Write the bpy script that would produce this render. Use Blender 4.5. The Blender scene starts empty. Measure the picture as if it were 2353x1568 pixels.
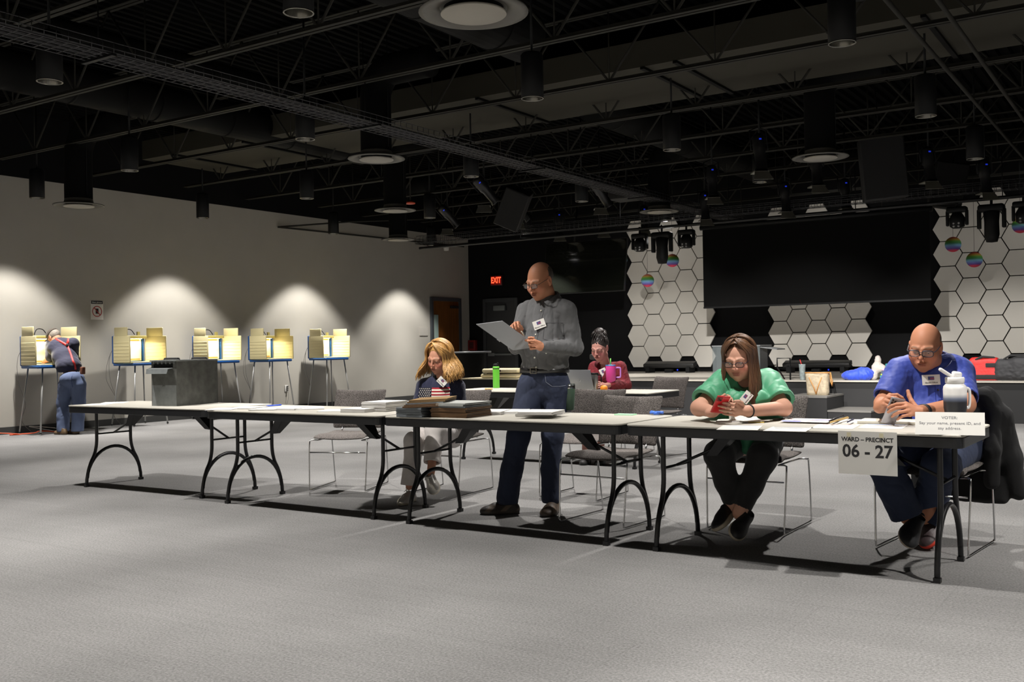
import bpy, bmesh, math, random
import numpy as np
from mathutils import Vector, Matrix
from mathutils.bvhtree import BVHTree
SC = bpy.context.scene
COL = SC.collection
PI = math.pi
rnd = random.Random(7)
# ---------------------------------------------------------------- camera
F, YAW, PITCH, ROLL, CH = 2306.36, 0.5859, 0.0058, -0.0168, 1.201
def _axes():
    f = np.array([-math.sin(YAW)*math.cos(PITCH), math.cos(YAW)*math.cos(PITCH), math.sin(PITCH)])
    r0 = np.array([math.cos(YAW), math.sin(YAW), 0.]); u0 = np.cross(r0, f)
    return r0*math.cos(ROLL)+u0*math.sin(ROLL), -r0*math.sin(ROLL)+u0*math.cos(ROLL), f
CR, CU, CF = _axes()
cam_d = bpy.data.cameras.new('camera'); cam_d.sensor_width = 36; cam_d.lens = F*36/2353
cam_d.clip_start = 0.05; cam_d.clip_end = 100
cam = bpy.data.objects.new('camera', cam_d); COL.objects.link(cam)
_m = Matrix.Identity(4)
for i in range(3):
    _m[i][0], _m[i][1], _m[i][2] = CR[i], CU[i], -CF[i]
_m[2][3] = CH
cam.matrix_world = _m
SC.camera = cam
def ray(x, y): return CF + CR*(x-1176.5)/F + CU*(784-y)/F
def at_z(x, y, z): d = ray(x, y); return Vector(np.array([0, 0, CH]) + d*(z-CH)/d[2])
def at_X(x, y, X): d = ray(x, y); return Vector(np.array([0, 0, CH]) + d*X/d[0])
def at_Y(x, y, Y): d = ray(x, y); return Vector(np.array([0, 0, CH]) + d*Y/d[1])
def at_D(x, y, D): return Vector(np.array([0, 0, CH]) + ray(x, y)*D)
# ---------------------------------------------------------------- world, exposure
SC.view_settings.view_transform = 'Standard'; SC.view_settings.look = 'None'
SC.view_settings.gamma = 1; SC.view_settings.use_curve_mapping = False
SC.view_settings.exposure = 0.06
w = bpy.data.worlds.new('world'); SC.world = w; w.use_nodes = True
w.node_tree.nodes['Background'].inputs[0].default_value = (0.9, 0.95, 1, 1)
w.node_tree.nodes['Background'].inputs[1].default_value = 0.008
CAN_POWER = 205.0
CAN_ANGLE = math.radians(91)
STAGE_POWER = 60.0
# ---------------------------------------------------------------- materials
def lin(c):
    return tuple(((v/255)/12.92 if v/255 <= .04045 else ((v/255+.055)/1.055)**2.4) for v in c)
MATS = {}
def mat(name, rgb=(128,128,128), rough=.6, metal=0., var=0., scale=20., bump=0., bscale=None, emis=None, estr=0., alpha=1., trans=0., sheen=0., vcol=False, coat=0., stretch=None, spec=None, detail=6):
    if name in MATS: return MATS[name]
    m = bpy.data.materials.new(name); m.use_nodes = True; MATS[name] = m
    nt = m.node_tree; b = nt.nodes['Principled BSDF']
    L = lin(rgb)
    b.inputs['Base Color'].default_value = (*L, 1); b.inputs['Roughness'].default_value = rough
    b.inputs['Metallic'].default_value = metal
    if spec is not None: b.inputs['Specular IOR Level'].default_value = spec
    if sheen: b.inputs['Sheen Weight'].default_value = sheen
    if coat: b.inputs['Coat Weight'].default_value = coat
    if trans: b.inputs['Transmission Weight'].default_value = trans
    if alpha < 1: b.inputs['Alpha'].default_value = alpha
    if emis: b.inputs['Emission Color'].default_value = (*lin(emis), 1); b.inputs['Emission Strength'].default_value = estr
    if var or bump:
        tc = nt.nodes.new('ShaderNodeTexCoord'); src = tc.outputs['Object']
        if stretch:
            mp = nt.nodes.new('ShaderNodeMapping'); mp.inputs['Scale'].default_value = stretch
            nt.links.new(src, mp.inputs[0]); src = mp.outputs[0]
    base = None
    if vcol:
        a = nt.nodes.new('ShaderNodeVertexColor'); a.layer_name = 'Col'; base = a.outputs[0]
        nt.links.new(base, b.inputs['Base Color'])
    if var:
        n = nt.nodes.new('ShaderNodeTexNoise'); n.inputs['Scale'].default_value = scale; n.inputs['Detail'].default_value = detail
        nt.links.new(src, n.inputs['Vector'])
        r = nt.nodes.new('ShaderNodeMapRange'); r.inputs[1].default_value = .3; r.inputs[2].default_value = .7
        r.inputs[3].default_value = 1-var; r.inputs[4].default_value = 1+var
        nt.links.new(n.outputs[0], r.inputs[0])
        mx = nt.nodes.new('ShaderNodeMix'); mx.data_type = 'RGBA'; mx.blend_type = 'MULTIPLY'; mx.inputs[0].default_value = 1
        if base: nt.links.new(base, mx.inputs[6])
        else: mx.inputs[6].default_value = (*L, 1)
        nt.links.new(r.outputs[0], mx.inputs[7]); nt.links.new(mx.outputs[2], b.inputs['Base Color'])
    if bump:
        n = nt.nodes.new('ShaderNodeTexNoise'); n.inputs['Scale'].default_value = bscale or scale; n.inputs['Detail'].default_value = detail
        nt.links.new(src, n.inputs['Vector'])
        bp = nt.nodes.new('ShaderNodeBump'); bp.inputs['Strength'].default_value = bump; bp.inputs['Distance'].default_value = .01
        nt.links.new(n.outputs[0], bp.inputs['Height']); nt.links.new(bp.outputs[0], b.inputs['Normal'])
    return m
def carpet():
    m = mat('carpet', (134,132,130), .95, spec=.1)
    nt = m.node_tree; b = nt.nodes['Principled BSDF']; N = nt.nodes.new; Lk = nt.links.new
    tc = N('ShaderNodeTexCoord')
    n1 = N('ShaderNodeTexNoise'); n1.inputs['Scale'].default_value = 90; n1.inputs['Detail'].default_value = 4; n1.inputs['Roughness'].default_value = .7
    n2 = N('ShaderNodeTexNoise'); n2.inputs['Scale'].default_value = 1.1; n2.inputs['Detail'].default_value = 5
    mp = N('ShaderNodeMapping'); mp.inputs['Scale'].default_value = (.35, 14, 1)
    n3 = N('ShaderNodeTexNoise'); n3.inputs['Scale'].default_value = 1.6; n3.inputs['Detail'].default_value = 6
    for n in (n1, n2): Lk(tc.outputs['Object'], n.inputs['Vector'])
    Lk(tc.outputs['Object'], mp.inputs[0]); Lk(mp.outputs[0], n3.inputs['Vector'])
    def mr(n, a, c, lo=.3, hi=.7):
        r = N('ShaderNodeMapRange'); r.inputs[1].default_value = lo; r.inputs[2].default_value = hi; r.inputs[3].default_value = a; r.inputs[4].default_value = c
        Lk(n.outputs[0], r.inputs[0]); return r
    a, c, d = mr(n1, .62, 1.38), mr(n2, .88, 1.12), mr(n3, .96, 1.04)
    m1 = N('ShaderNodeMath'); m1.operation = 'MULTIPLY'; Lk(a.outputs[0], m1.inputs[0]); Lk(c.outputs[0], m1.inputs[1])
    m2 = N('ShaderNodeMath'); m2.operation = 'MULTIPLY'; Lk(m1.outputs[0], m2.inputs[0]); Lk(d.outputs[0], m2.inputs[1])
    # carpet tile seams, a thin darker line that comes and goes
    br = N('ShaderNodeTexBrick'); br.inputs['Scale'].default_value = 1.0; br.inputs['Mortar Size'].default_value = .0035
    br.inputs['Color1'].default_value = br.inputs['Color2'].default_value = (1, 1, 1, 1); br.inputs['Mortar'].default_value = (.74, .74, .74, 1)
    br.inputs['Brick Width'].default_value = .914; br.inputs['Row Height'].default_value = .914
    Lk(tc.outputs['Object'], br.inputs['Vector'])
    mx = N('ShaderNodeMix'); mx.data_type = 'RGBA'; mx.blend_type = 'MULTIPLY'; mx.inputs[0].default_value = 1
    mx.inputs[6].default_value = (*lin((113,112,111)), 1); Lk(m2.outputs[0], mx.inputs[7])
    my = N('ShaderNodeMix'); my.data_type = 'RGBA'; my.blend_type = 'MULTIPLY'; my.inputs[0].default_value = .35
    Lk(mx.outputs[2], my.inputs[6]); Lk(br.outputs[0], my.inputs[7]); Lk(my.outputs[2], b.inputs['Base Color'])
    bp = N('ShaderNodeBump'); bp.inputs['Strength'].default_value = .5; bp.inputs['Distance'].default_value = .006
    Lk(n1.outputs[0], bp.inputs['Height']); Lk(bp.outputs[0], b.inputs['Normal'])
    return m
def tweed(name, base, fleck, rough=.9, scale=260):
    m = mat(name, base, rough, spec=.15); nt = m.node_tree; b = nt.nodes['Principled BSDF']; N = nt.nodes.new
    tc = N('ShaderNodeTexCoord'); n = N('ShaderNodeTexNoise'); n.inputs['Scale'].default_value = scale; n.inputs['Detail'].default_value = 3
    mp = N('ShaderNodeMapping'); mp.inputs['Scale'].default_value = (1, 1, .45)
    nt.links.new(tc.outputs['Object'], mp.inputs[0]); nt.links.new(mp.outputs[0], n.inputs['Vector'])
    cr = N('ShaderNodeValToRGB'); cr.color_ramp.elements[0].position = .38; cr.color_ramp.elements[1].position = .66
    cr.color_ramp.elements[0].color = (*lin(base), 1); cr.color_ramp.elements[1].color = (*lin(fleck), 1)
    nt.links.new(n.outputs[0], cr.inputs[0]); nt.links.new(cr.outputs[0], b.inputs['Base Color'])
    bp = N('ShaderNodeBump'); bp.inputs['Strength'].default_value = .6; bp.inputs['Distance'].default_value = .004
    nt.links.new(n.outputs[0], bp.inputs['Height']); nt.links.new(bp.outputs[0], b.inputs['Normal'])
    return m
# ---------------------------------------------------------------- object helpers
def empty(name, loc, rz=0.):
    o = bpy.data.objects.new(name, None); COL.objects.link(o); o.location = loc; o.rotation_euler = (0, 0, rz)
    o.empty_display_size = .05; return o
def tag(o, label=None, cat=None, group=None, kind=None):
    if label: o['label'] = label
    if cat: o['category'] = cat
    if group: o['group'] = group
    if kind: o['kind'] = kind
    return o
def thing(name, label, cat, loc=(0,0,0), rz=0., group=None): return tag(empty(name, loc, rz), label, cat, group)
def kids(o): return list(o.children)
def copy_tree(o, parent=None):
    c = o.copy(); COL.objects.link(c); c.parent = parent
    for ch in o.children: copy_tree(ch, c)
    return c
class MB:
    def __init__(s): s.v = []; s.f = []; s.m = []; s.sm = []
    def add(s, vs, fs, mi=0, smooth=False, M=None):
        n = len(s.v)
        if M is not None: vs = [tuple(M @ Vector(v)) for v in vs]
        s.v += [tuple(v) for v in vs]; s.f += [tuple(n+i for i in f) for f in fs]; s.m += [mi]*len(fs); s.sm += [smooth]*len(fs); return s
    def box(s, c, d, mi=0, M=None, R=None):
        x, y, z = d[0]/2, d[1]/2, d[2]/2
        vs = [Vector((a*x, b*y, e*z)) for a in (-1,1) for b in (-1,1) for e in (-1,1)]
        if R is not None: vs = [R @ v for v in vs]
        vs = [v+Vector(c) for v in vs]
        return s.add(vs, [(0,1,3,2),(4,6,7,5),(0,4,5,1),(2,3,7,6),(0,2,6,4),(1,5,7,3)], mi, False, M)
    def rbox(s, c, d, r, mi=0, M=None, R=None, seg=3):
        # box with rounded edges
        bm = bmesh.new(); bmesh.ops.create_cube(bm, size=1)
        for v in bm.verts: v.co = Vector((v.co.x*d[0], v.co.y*d[1], v.co.z*d[2]))
        bmesh.ops.bevel(bm, geom=bm.edges[:], offset=r, segments=seg, affect='EDGES', profile=.5)
        vs = [v.co.copy() for v in bm.verts]; fs = [[v.index for v in f.verts] for f in bm.faces]; bm.free()
        if R is not None: vs = [R @ v for v in vs]
        return s.add([v+Vector(c) for v in vs], fs, mi, True, M)
    def tube(s, pts, r, seg=10, mi=0, cap=True, closed=False, M=None, flat=1.):
        pts = [Vector(p) for p in pts]; n = len(pts); rs = r if isinstance(r, (list, tuple)) else [r]*n
        vs = []; fs = []; up = None
        for i, p in enumerate(pts):
            a = pts[i-1] if (i > 0 or closed) else pts[i]; b = pts[(i+1) % n] if (i < n-1 or closed) else pts[i]
            t = (b-a).normalized()
            if up is None:
                up = Vector((0,0,1)) if abs(t.z) < .9 else Vector((1,0,0))
            up = (up - t*up.dot(t)); up = up.normalized() if up.length > 1e-6 else t.orthogonal().normalized()
            sd = t.cross(up)
            for k in range(seg):
                an = 2*PI*k/seg; vs.append(p + (sd*math.cos(an) + up*math.sin(an)*flat)*rs[i])
        for i in range(n if closed else n-1):
            j = (i+1) % n
            for k in range(seg):
                l = (k+1) % seg; fs.append((i*seg+k, i*seg+l, j*seg+l, j*seg+k))
        if cap and not closed: fs.append(tuple(range(seg))[::-1]); fs.append(tuple((n-1)*seg+k for k in range(seg)))
        return s.add(vs, fs, mi, True, M)
    def lathe(s, prof, c=(0,0,0), seg=24, mi=0, M=None, smooth=True, cap=True):
        vs = []; fs = []; n = len(prof)
        for (r, z) in prof:
            for k in range(seg):
                a = 2*PI*k/seg; vs.append((c[0]+r*math.cos(a), c[1]+r*math.sin(a), c[2]+z))
        for i in range(n-1):
            for k in range(seg):
                l = (k+1) % seg; fs.append((i*seg+k, i*seg+l, (i+1)*seg+l, (i+1)*seg+k))
        if cap and prof[0][0] > 1e-5: fs.append(tuple(range(seg))[::-1])
        if cap and prof[-1][0] > 1e-5: fs.append(tuple((n-1)*seg+k for k in range(seg)))
        return s.add(vs, fs, mi, smooth, M)
    def prism(s, poly, z0, z1, mi=0, M=None):
        n = len(poly); vs = [(x, y, z0) for x, y in poly]+[(x, y, z1) for x, y in poly]
        fs = [tuple(range(n))[::-1], tuple(range(n, 2*n))]+[(i, (i+1) % n, n+(i+1) % n, n+i) for i in range(n)]
        return s.add(vs, fs, mi, False, M)
    def sphere(s, c, r, seg=16, rings=10, mi=0, M=None):
        r3 = r if isinstance(r, (tuple, list)) else (r, r, r)
        vs = []; fs = []
        for i in range(rings+1):
            t = PI*i/rings
            for k in range(seg):
                a = 2*PI*k/seg; vs.append((c[0]+r3[0]*math.sin(t)*math.cos(a), c[1]+r3[1]*math.sin(t)*math.sin(a), c[2]-r3[2]*math.cos(t)))
        for i in range(rings):
            for k in range(seg):
                l = (k+1) % seg; fs.append((i*seg+k, i*seg+l, (i+1)*seg+l, (i+1)*seg+k))
        return s.add(vs, fs, mi, True, M)
    def build(s, name, mats, parent=None, bevel=0., bseg=2, loc=None, sub=0, solid=0.):
        me = bpy.data.meshes.new(name); me.from_pydata(s.v, [], s.f)
        mats = mats if isinstance(mats, (list, tuple)) else [mats]
        for m in mats: me.materials.append(m)
        me.polygons.foreach_set('material_index', s.m); me.polygons.foreach_set('use_smooth', s.sm)
        bm = bmesh.new(); bm.from_mesh(me); bmesh.ops.remove_doubles(bm, verts=bm.verts, dist=1e-6); bmesh.ops.recalc_face_normals(bm, faces=bm.faces); bm.to_mesh(me); bm.free()
        me.update(); o = bpy.data.objects.new(name, me); COL.objects.link(o)
        if parent is not None: o.parent = parent
        if loc is not None: o.location = loc
        if solid: md = o.modifiers.new('s', 'SOLIDIFY'); md.thickness = solid; md.offset = 0
        if bevel:
            md = o.modifiers.new('b', 'BEVEL'); md.width = bevel; md.segments = bseg; md.limit_method = 'ANGLE'; md.angle_limit = .7
        if sub: md = o.modifiers.new('u', 'SUBSURF'); md.levels = sub; md.render_levels = sub
        return o
def Rz(a): return Matrix.Rotation(a, 3, 'Z')
def M4(loc, X, Y, Z):
    m = Matrix.Identity(4)
    for i in range(3): m[i][0], m[i][1], m[i][2], m[i][3] = X[i], Y[i], Z[i], loc[i]
    return m
def arc(c, r, a0, a1, n, ax=(0,1)):
    out = []
    for i in range(n+1):
        a = a0+(a1-a0)*i/n; p = [c[0], c[1], c[2]]; p[ax[0]] += r*math.cos(a); p[ax[1]] += r*math.sin(a); out.append(tuple(p))
    return out
def smooth_path(pts, n=6):
    pts = [Vector(p) for p in pts]; out = []
    for i in range(len(pts)-1):
        p0 = pts[max(i-1, 0)]; p1 = pts[i]; p2 = pts[i+1]; p3 = pts[min(i+2, len(pts)-1)]
        for k in range(n):
            t = k/n; out.append(.5*((2*p1)+(p2-p0)*t+(2*p0-5*p1+4*p2-p3)*t*t+(3*p1-p0-3*p2+p3)*t**3))
    out.append(pts[-1]); return out
def text_mesh(name, body, size, M, m, parent, align='CENTER', bold=0., sx=1., ext=.0004):
    cu = bpy.data.curves.new(name, 'FONT'); cu.body = body; cu.size = size; cu.align_x = align; cu.align_y = 'CENTER'
    cu.extrude = ext; cu.offset = bold; cu.resolution_u = 3; cu.space_line = 1.05
    o = bpy.data.objects.new(name, cu); COL.objects.link(o)
    bpy.context.view_layer.update()
    me = bpy.data.meshes.new_from_object(o.evaluated_get(bpy.context.evaluated_depsgraph_get()))
    bpy.data.objects.remove(o)
    me.transform(Matrix.Scale(sx, 4, (1,0,0))); me.transform(M); me.materials.clear(); me.materials.append(m)
    ob = bpy.data.objects.new(name, me); COL.objects.link(ob); ob.parent = parent; return ob
# ---------------------------------------------------------------- the room
XL, YB = -14.85, 20.45
WALLC = mat('wall_paint', (170,166,157), .8, var=.03, scale=2, bump=.02, bscale=300)
BLK = mat('black_paint', (15,15,16), .8, spec=.15)
CEILB = mat('ceiling_black', (30,30,30), .8)
STEEL = mat('joist_paint', (46,45,41), .7, spec=.15)
def struct(mb, name, m, **k): o = mb.build(name, m, **k); o['kind'] = 'structure'; return o
struct(MB().box((-4.4, 9.1, -.05), (21.2, 23.0, .1)), 'floor', carpet())
struct(MB().box((XL-.1, 7.2, 1.97), (.2, 27.2, 3.94)).box((XL-.1, 7.2, 4.5), (.2, 27.2, 1.12), 1), 'wall_left', [WALLC, BLK])
struct(MB().box((-4.4, YB+.1, 2.5), (21.2, .2, 5.1)), 'wall_back', BLK)
struct(MB().box((6.1, 7.2, 2.5), (.2, 27.2, 5.1)), 'wall_right', mat('wall_dim', (120,118,112), .8))
struct(MB().box((-4.4, -2.3, 1.97), (21.2, .2, 3.94)).box((-4.4, -2.3, 4.5), (21.2, .2, 1.12), 1), 'wall_front', [WALLC, BLK])
mb = MB(); x = -14.95
while x < 6.1:
    mb.add([(x,-2.3,5.0),(x+.05,-2.3,5.0),(x+.07,-2.3,4.95),(x+.13,-2.3,4.95),(x+.15,-2.3,5.0),(x,20.5,5.0),(x+.05,20.5,5.0),(x+.07,20.5,4.95),(x+.13,20.5,4.95),(x+.15,20.5,5.0)],
           [(i, i+1, i+6, i+5) for i in range(4)]); x += .15
struct(mb, 'ceiling', mat('deck', (9,9,9), .8, spec=.05))
struct(MB().box((XL+.006, 3.6, .055), (.012, 20, .11)).box((XL+.006, 16.3, .055), (.012, 5.15, .11)), 'baseboard_left', mat('vinyl_base', (58,58,57), .5))
# door_1: brown wooden door in the left wall, metal frame
dz = 2.42
d1 = empty('door_1', (XL, 19.46, 0)); d1['kind'] = 'structure'
FR = mat('door_frame_grey', (62,66,70), .5)
MB().box((.02,-.56,dz/2),(.06,.09,dz)).box((.02,.56,dz/2),(.06,.09,dz)).box((.02,0,dz-.04),(.06,1.03,.09)).build('door_frame', FR, d1, bevel=.004)
MB().box((-.0,.0,dz/2-.04),(.045,1.03,dz-.08)).build('door_leaf', mat('door_wood', (110,66,26), .4, var=.25, scale=3, stretch=(1,6,.6)), d1)
MB().box((.03,-.40,1.35),(.012,.15,1.3)).build('glass_panel', mat('door_glass', (150,170,165), .15), d1)
MB().rbox((.06,.3,2.2),(.06,.3,.06),.01).build('door_closer', mat('closer', (40,40,42), .4), d1)
# door_2: dark grey metal door in the back wall
d2 = empty('door_2', (-13.88, YB, 0)); d2['kind'] = 'structure'
dz = 2.4
MB().box((-.47,-.02,dz/2),(.09,.07,dz)).box((.47,-.02,dz/2),(.09,.07,dz)).box((0,-.02,dz-.04),(.85,.07,.09)).build('door_frame', mat('frame_dark', (45,48,51), .5), d2, bevel=.004)
MB().box((0,-.01,dz/2-.04),(.85,.045,dz-.08)).build('door_leaf', mat('door_dark', (36,39,42), .45), d2)
MB().rbox((0,-.07,2.16),(.34,.06,.13),.01).build('door_closer', mat('closer_pale', (105,110,110), .4), d2)  # paler grey hardware than on the wooden door
MB().rbox((0,-.07,1.02),(.7,.05,.05),.012).rbox((-.25,-.07,1.02),(.2,.06,.08),.012).build('push_bar', mat('closer_pale'), d2)
# ---------------------------------------------------------------- can lights: a 3 m grid, lamp in each
CANB = mat('can_black', (14,15,16), .55, spec=.25); RIM = mat('can_rim', (120,118,112), .25, metal=1)
def make_can():
    r = thing('pendant_can_light', 'x', 'light')
    MB().lathe([(.099,0),(.105,.004),(.105,.40),(.09,.42),(.0,.42)], seg=28, cap=False).build('can_body', CANB, r)
    MB().lathe([(.105,.004),(.107,0),(.104,-.004),(.096,-.004),(.093,.002),(.085,.1),(.06,.22),(.0,.24)], seg=28, cap=False).build('reflector', RIM, r)
    MB().tube([(0,0,.42),(0,0,1.45)], .012, 8).build('stem', CANB, r)
    return r
def lamp(name, loc, power, angle, blend=.42, rad=.05, color=(1,.965,.92), parent=None, rot=None, kind='SPOT', size=None):
    l = bpy.data.lights.new(name, kind); l.energy = power; l.color = color
    if kind == 'SPOT': l.spot_size = angle; l.spot_blend = blend; l.shadow_soft_size = rad
    elif kind == 'AREA': l.shape = 'RECTANGLE'; l.size, l.size_y = size
    else: l.shadow_soft_size = rad
    o = bpy.data.objects.new(name, l); COL.objects.link(o); o.location = loc
    if rot: o.rotation_euler = rot
    if parent: o.parent = parent
    return o
can0 = make_can(); CZ = 3.5; first = True
rows = {-1: -1.2, 0: 1.9, 1: 4.9, 2: 7.87, 3: 10.95, 4: 13.95, 5: 17.1}  # rearmost row is unseen, added to bounce fill off the front wall
names_r = {1:'first row over the tables', 2:'second row behind the tables', 3:'third row', 4:'fourth row', 5:'row by the stage', 0:'row above the open floor', -1:'added fill row along the wall behind the camera'}
cans = []
for ri, yy in rows.items():
    for ci, xx in enumerate([-10.95, -7.88, -4.95, -2.12, .95, 3.9]):
        if ri == 1 and ci == 0: continue
        if ri == 5 and ci in (2, 3, 4, 5): continue
        if xx > 3 and ri > 3: continue
        cans.append((xx, yy, 'black can light in the %s, %s from left wall' % (names_r[ri], ['second','third','fourth','fifth','sixth','seventh'][ci])))
for k, yy in enumerate([5.3, 8.42, 11.42, 14.62, 17.75]):
    cans.append((-13.9, yy, 'black pendant can light close to the grey left wall, %s along from the camera end' % ['first','second','third','fourth','fifth'][k]))
for xx, yy, lb in cans:
    c = can0 if first else copy_tree(can0); first = False
    c.location = (xx, yy, CZ); c['label'] = lb; c['group'] = 'pendant can lights'
    if xx < -13:
        lamp('can_lamp', (0, 0, .008), CAN_POWER*.42, math.radians(96), blend=.75, parent=c)
        lamp('can_lamp_core', (0, 0, .008), CAN_POWER*3.4, math.radians(62), blend=1., parent=c)
    else: lamp('can_lamp', (0, 0, .008), CAN_POWER*(1.6 if yy < 0 else 1.), CAN_ANGLE, blend=.35, parent=c)
# ---------------------------------------------------------------- bar joists
JY = [3.3, 4.97, 6.62, 8.2, 9.87, 11.55, 13.2, 14.85, 16.5, 18.15, 19.7]
def make_joist():
    r = thing('bar_joist', 'x', 'joist')
    L0, L1 = -14.5, 5.9
    a = MB()
    for s in (-1, 1): a.box(((L0+L1)/2, s*.032, 4.103), (L1-L0, .044, .006)).box(((L0+L1)/2, s*.0125, 4.125), (L1-L0, .005, .045))
    a.build('bottom_chord', STEEL, r)
    a = MB()
    for s in (-1, 1): a.box(((L0+L1)/2, s*.032, 4.90), (L1-L0, .044, .008))
    a.build('top_chord', STEEL, r)
    a = MB(); x = L0+.3; k = 0
    while x < L1-1.3:
        a.tube([(x, 0, 4.89), (x+.62, 0, 4.12)], .014, 6).tube([(x+.62, 0, 4.12), (x+1.24, 0, 4.89)], .014, 6)
        a.tube([(x+.62, 0, 4.12), (x+.62, 0, 4.89)], .009, 5); x += 1.24
    o = a.build('web_bars', STEEL, r)
    return r
j0 = make_joist()
for i, y in enumerate(JY):
    j = j0 if i == 0 else copy_tree(j0); j.location = (0 if i % 2 else -.3, y, 0)
    j['group'] = 'ceiling bar joists'; j['label'] = 'dark steel bar joist, number %s counting from the camera' % ['one','two','three','four','five','six','seven','eight','nine','ten','eleven'][i]
    j['label'] = 'dark open-web steel joist spanning the ceiling, ' + ['nearest the camera','second nearest the camera','third from the camera','fourth from the camera','fifth from the camera','sixth from the camera','seventh from the camera','fourth from the stage wall','third from the stage wall','second from the stage wall','nearest the stage wall'][i]
DUCT = mat('duct_dark', (17,17,16), .7, spec=.12, var=.08, scale=3); PANEL = mat('duct_panel', (62,60,53), .8, spec=.1, var=.04, scale=1)
# rectangular duct between the joists
r = thing('rectangular_duct', 'wide flat grey-brown duct running across the ceiling above the joists', 'duct', (0,0,0))
MB().box((-6.2, 11.15, 4.50), (15.6, 1.7, .3)).build('duct_body', PANEL, r)
for x in (-13.2, -11.6, -9.4, -7.3, -5.0, -4.6, -2.0, .6): MB().box((x, 11.15, 4.335), (.05, 1.72, .03)).build('seam_flange', DUCT, r)
for i, (x, y0, y1, rr, lb) in enumerate([(-5.75, 3.0, 9.0, .27, 'fat round duct high above the left half of the tables'), (-2.3, 4.0, 9.2, .27, 'fat round duct high above the right half of the tables'),
      (-9.5, 2.5, 9.6, .15, 'thin round duct running toward the left wall lights'), (-11.2, 3.0, 12.5, .24, 'long round duct near the left wall'), (-6.6, 12.0, 19.5, .25, 'round duct behind the cable tray by the stage'), (-.9, 8.0, 17.0, .27, 'round duct at the right side of the ceiling')]):
    a = MB().tube([(x, y0, 4.5), (x, y1, 4.5)], rr, 24)
    k = y0+.6
    while k < y1-.2: a.tube([(x, k, 4.5), (x, k+.03, 4.5)], rr+.008, 24); k += 1.2
    tag(a.build('round_duct', DUCT), lb, 'duct')
# round diffusers on drop ducts
DISK = mat('diffuser_disk', (150,146,136), .6)
def make_diff():
    r = thing('round_diffuser', 'x', 'air diffuser')
    MB().lathe([(.185,0),(.335,-.02),(.34,-.03),(.30,-.035),(.2,.0),(.19,.03),(.185,.06)], seg=40, cap=False).build('flared_rim', mat('rim_dark', (84,82,76), .5), r)
    MB().lathe([(0,-.045),(.2,-.045),(.205,-.04),(.2,-.03),(0,-.03)], seg=36).build('centre_disk', DISK, r)
    d = smooth_path([(0,0,0),(0,0,.55),(0,.02,.8),(.12,.05,1.0),(.4,.1,1.04),(.75,.1,1.04)], 5)
    MB().tube(d, .185, 24).build('drop_duct', mat('drop_duct', (15,15,15), .8, spec=.1), r)
    for q in (-1, 1): MB().tube([(q*.19,.0,.1),(q*.19,0,1.7)], .005, 5).build('hanger_rod', CANB, r)
    for k in range(2): MB().box((-.06+.12*k, -.0, -.015), (.06, .2, .03)).build('bracket', CANB, r)
    return r
f0 = make_diff()
for i, (px, py, z, lb) in enumerate([(1088,18,3.3,'large round ceiling diffuser at the top centre, nearest the camera'), (865,360,3.5,'round ceiling diffuser beside the cable tray, left of centre'), (908,480,3.5,'round ceiling diffuser in the middle of a row of three on the left'),
      (915,548,3.42,'smallest round ceiling diffuser by the far end of the left wall'), (181,468,3.3,'round ceiling diffuser hanging in front of the left wall'), (1885,357,3.5,'round ceiling diffuser over the right side by the hung speaker'), (1515,483,3.5,'round ceiling diffuser above the honeycomb panels')]):
    c = f0 if i == 0 else copy_tree(f0); c.location = at_z(px, py, z); c['label'] = lb; c['group'] = 'round ceiling diffusers'
# cable tray
r = thing('wire_cable_tray', 'wire mesh cable tray hung across the ceiling from front to back', 'cable tray', (0,0,0))
tx, tz, ta, tb = -7.3, 3.62, 2.6, 19.2
WIRE = mat('wire_grey', (78,78,80), .35, metal=.6)
a = MB()
for dx, dz_ in [(-.16,.1),(-.16,.05),(-.16,0),(-.08,0),(0,0),(.08,0),(.16,0),(.16,.05),(.16,.1)]: a.tube([(tx+dx,ta,tz+dz_),(tx+dx,tb,tz+dz_)], .004, 4)
a.build('long_wires', WIRE, r)
a = MB(); y = ta
while y < tb:
    a.tube([(tx-.16,y,tz+.1),(tx-.16,y,tz),(tx+.16,y,tz),(tx+.16,y,tz+.1)], .004, 4); y += .1
a.build('cross_wires', WIRE, r)
a = MB()
for k in range(9): a.tube([(tx-.12+.03*k,ta,tz+.02+.008*(k%3)),(tx-.12+.03*k,tb,tz+.02+.008*((k+1)%3))], .011, 6)
a.build('cables', mat('cable_black', (30,30,33), .4), r)
for k, y in enumerate([4.97, 8.2, 11.55, 14.85, 18.15]): MB().tube([(tx,y,tz),(tx,y,4.1)], .006, 6).box((tx,y,tz-.012),(.42,.04,.02)).build('hanger', CANB, r)
for k in range(2):
    tag(MB().tube([(-1.95+.35*k,2,4.0),(-1.95+.35*k,19,4.0)], .022, 8).build('sprinkler_pipe', STEEL), ['dark pipe under the joists at the right, the left of a pair','dark pipe under the joists at the right, the right of a pair'][k], 'pipe')
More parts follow.
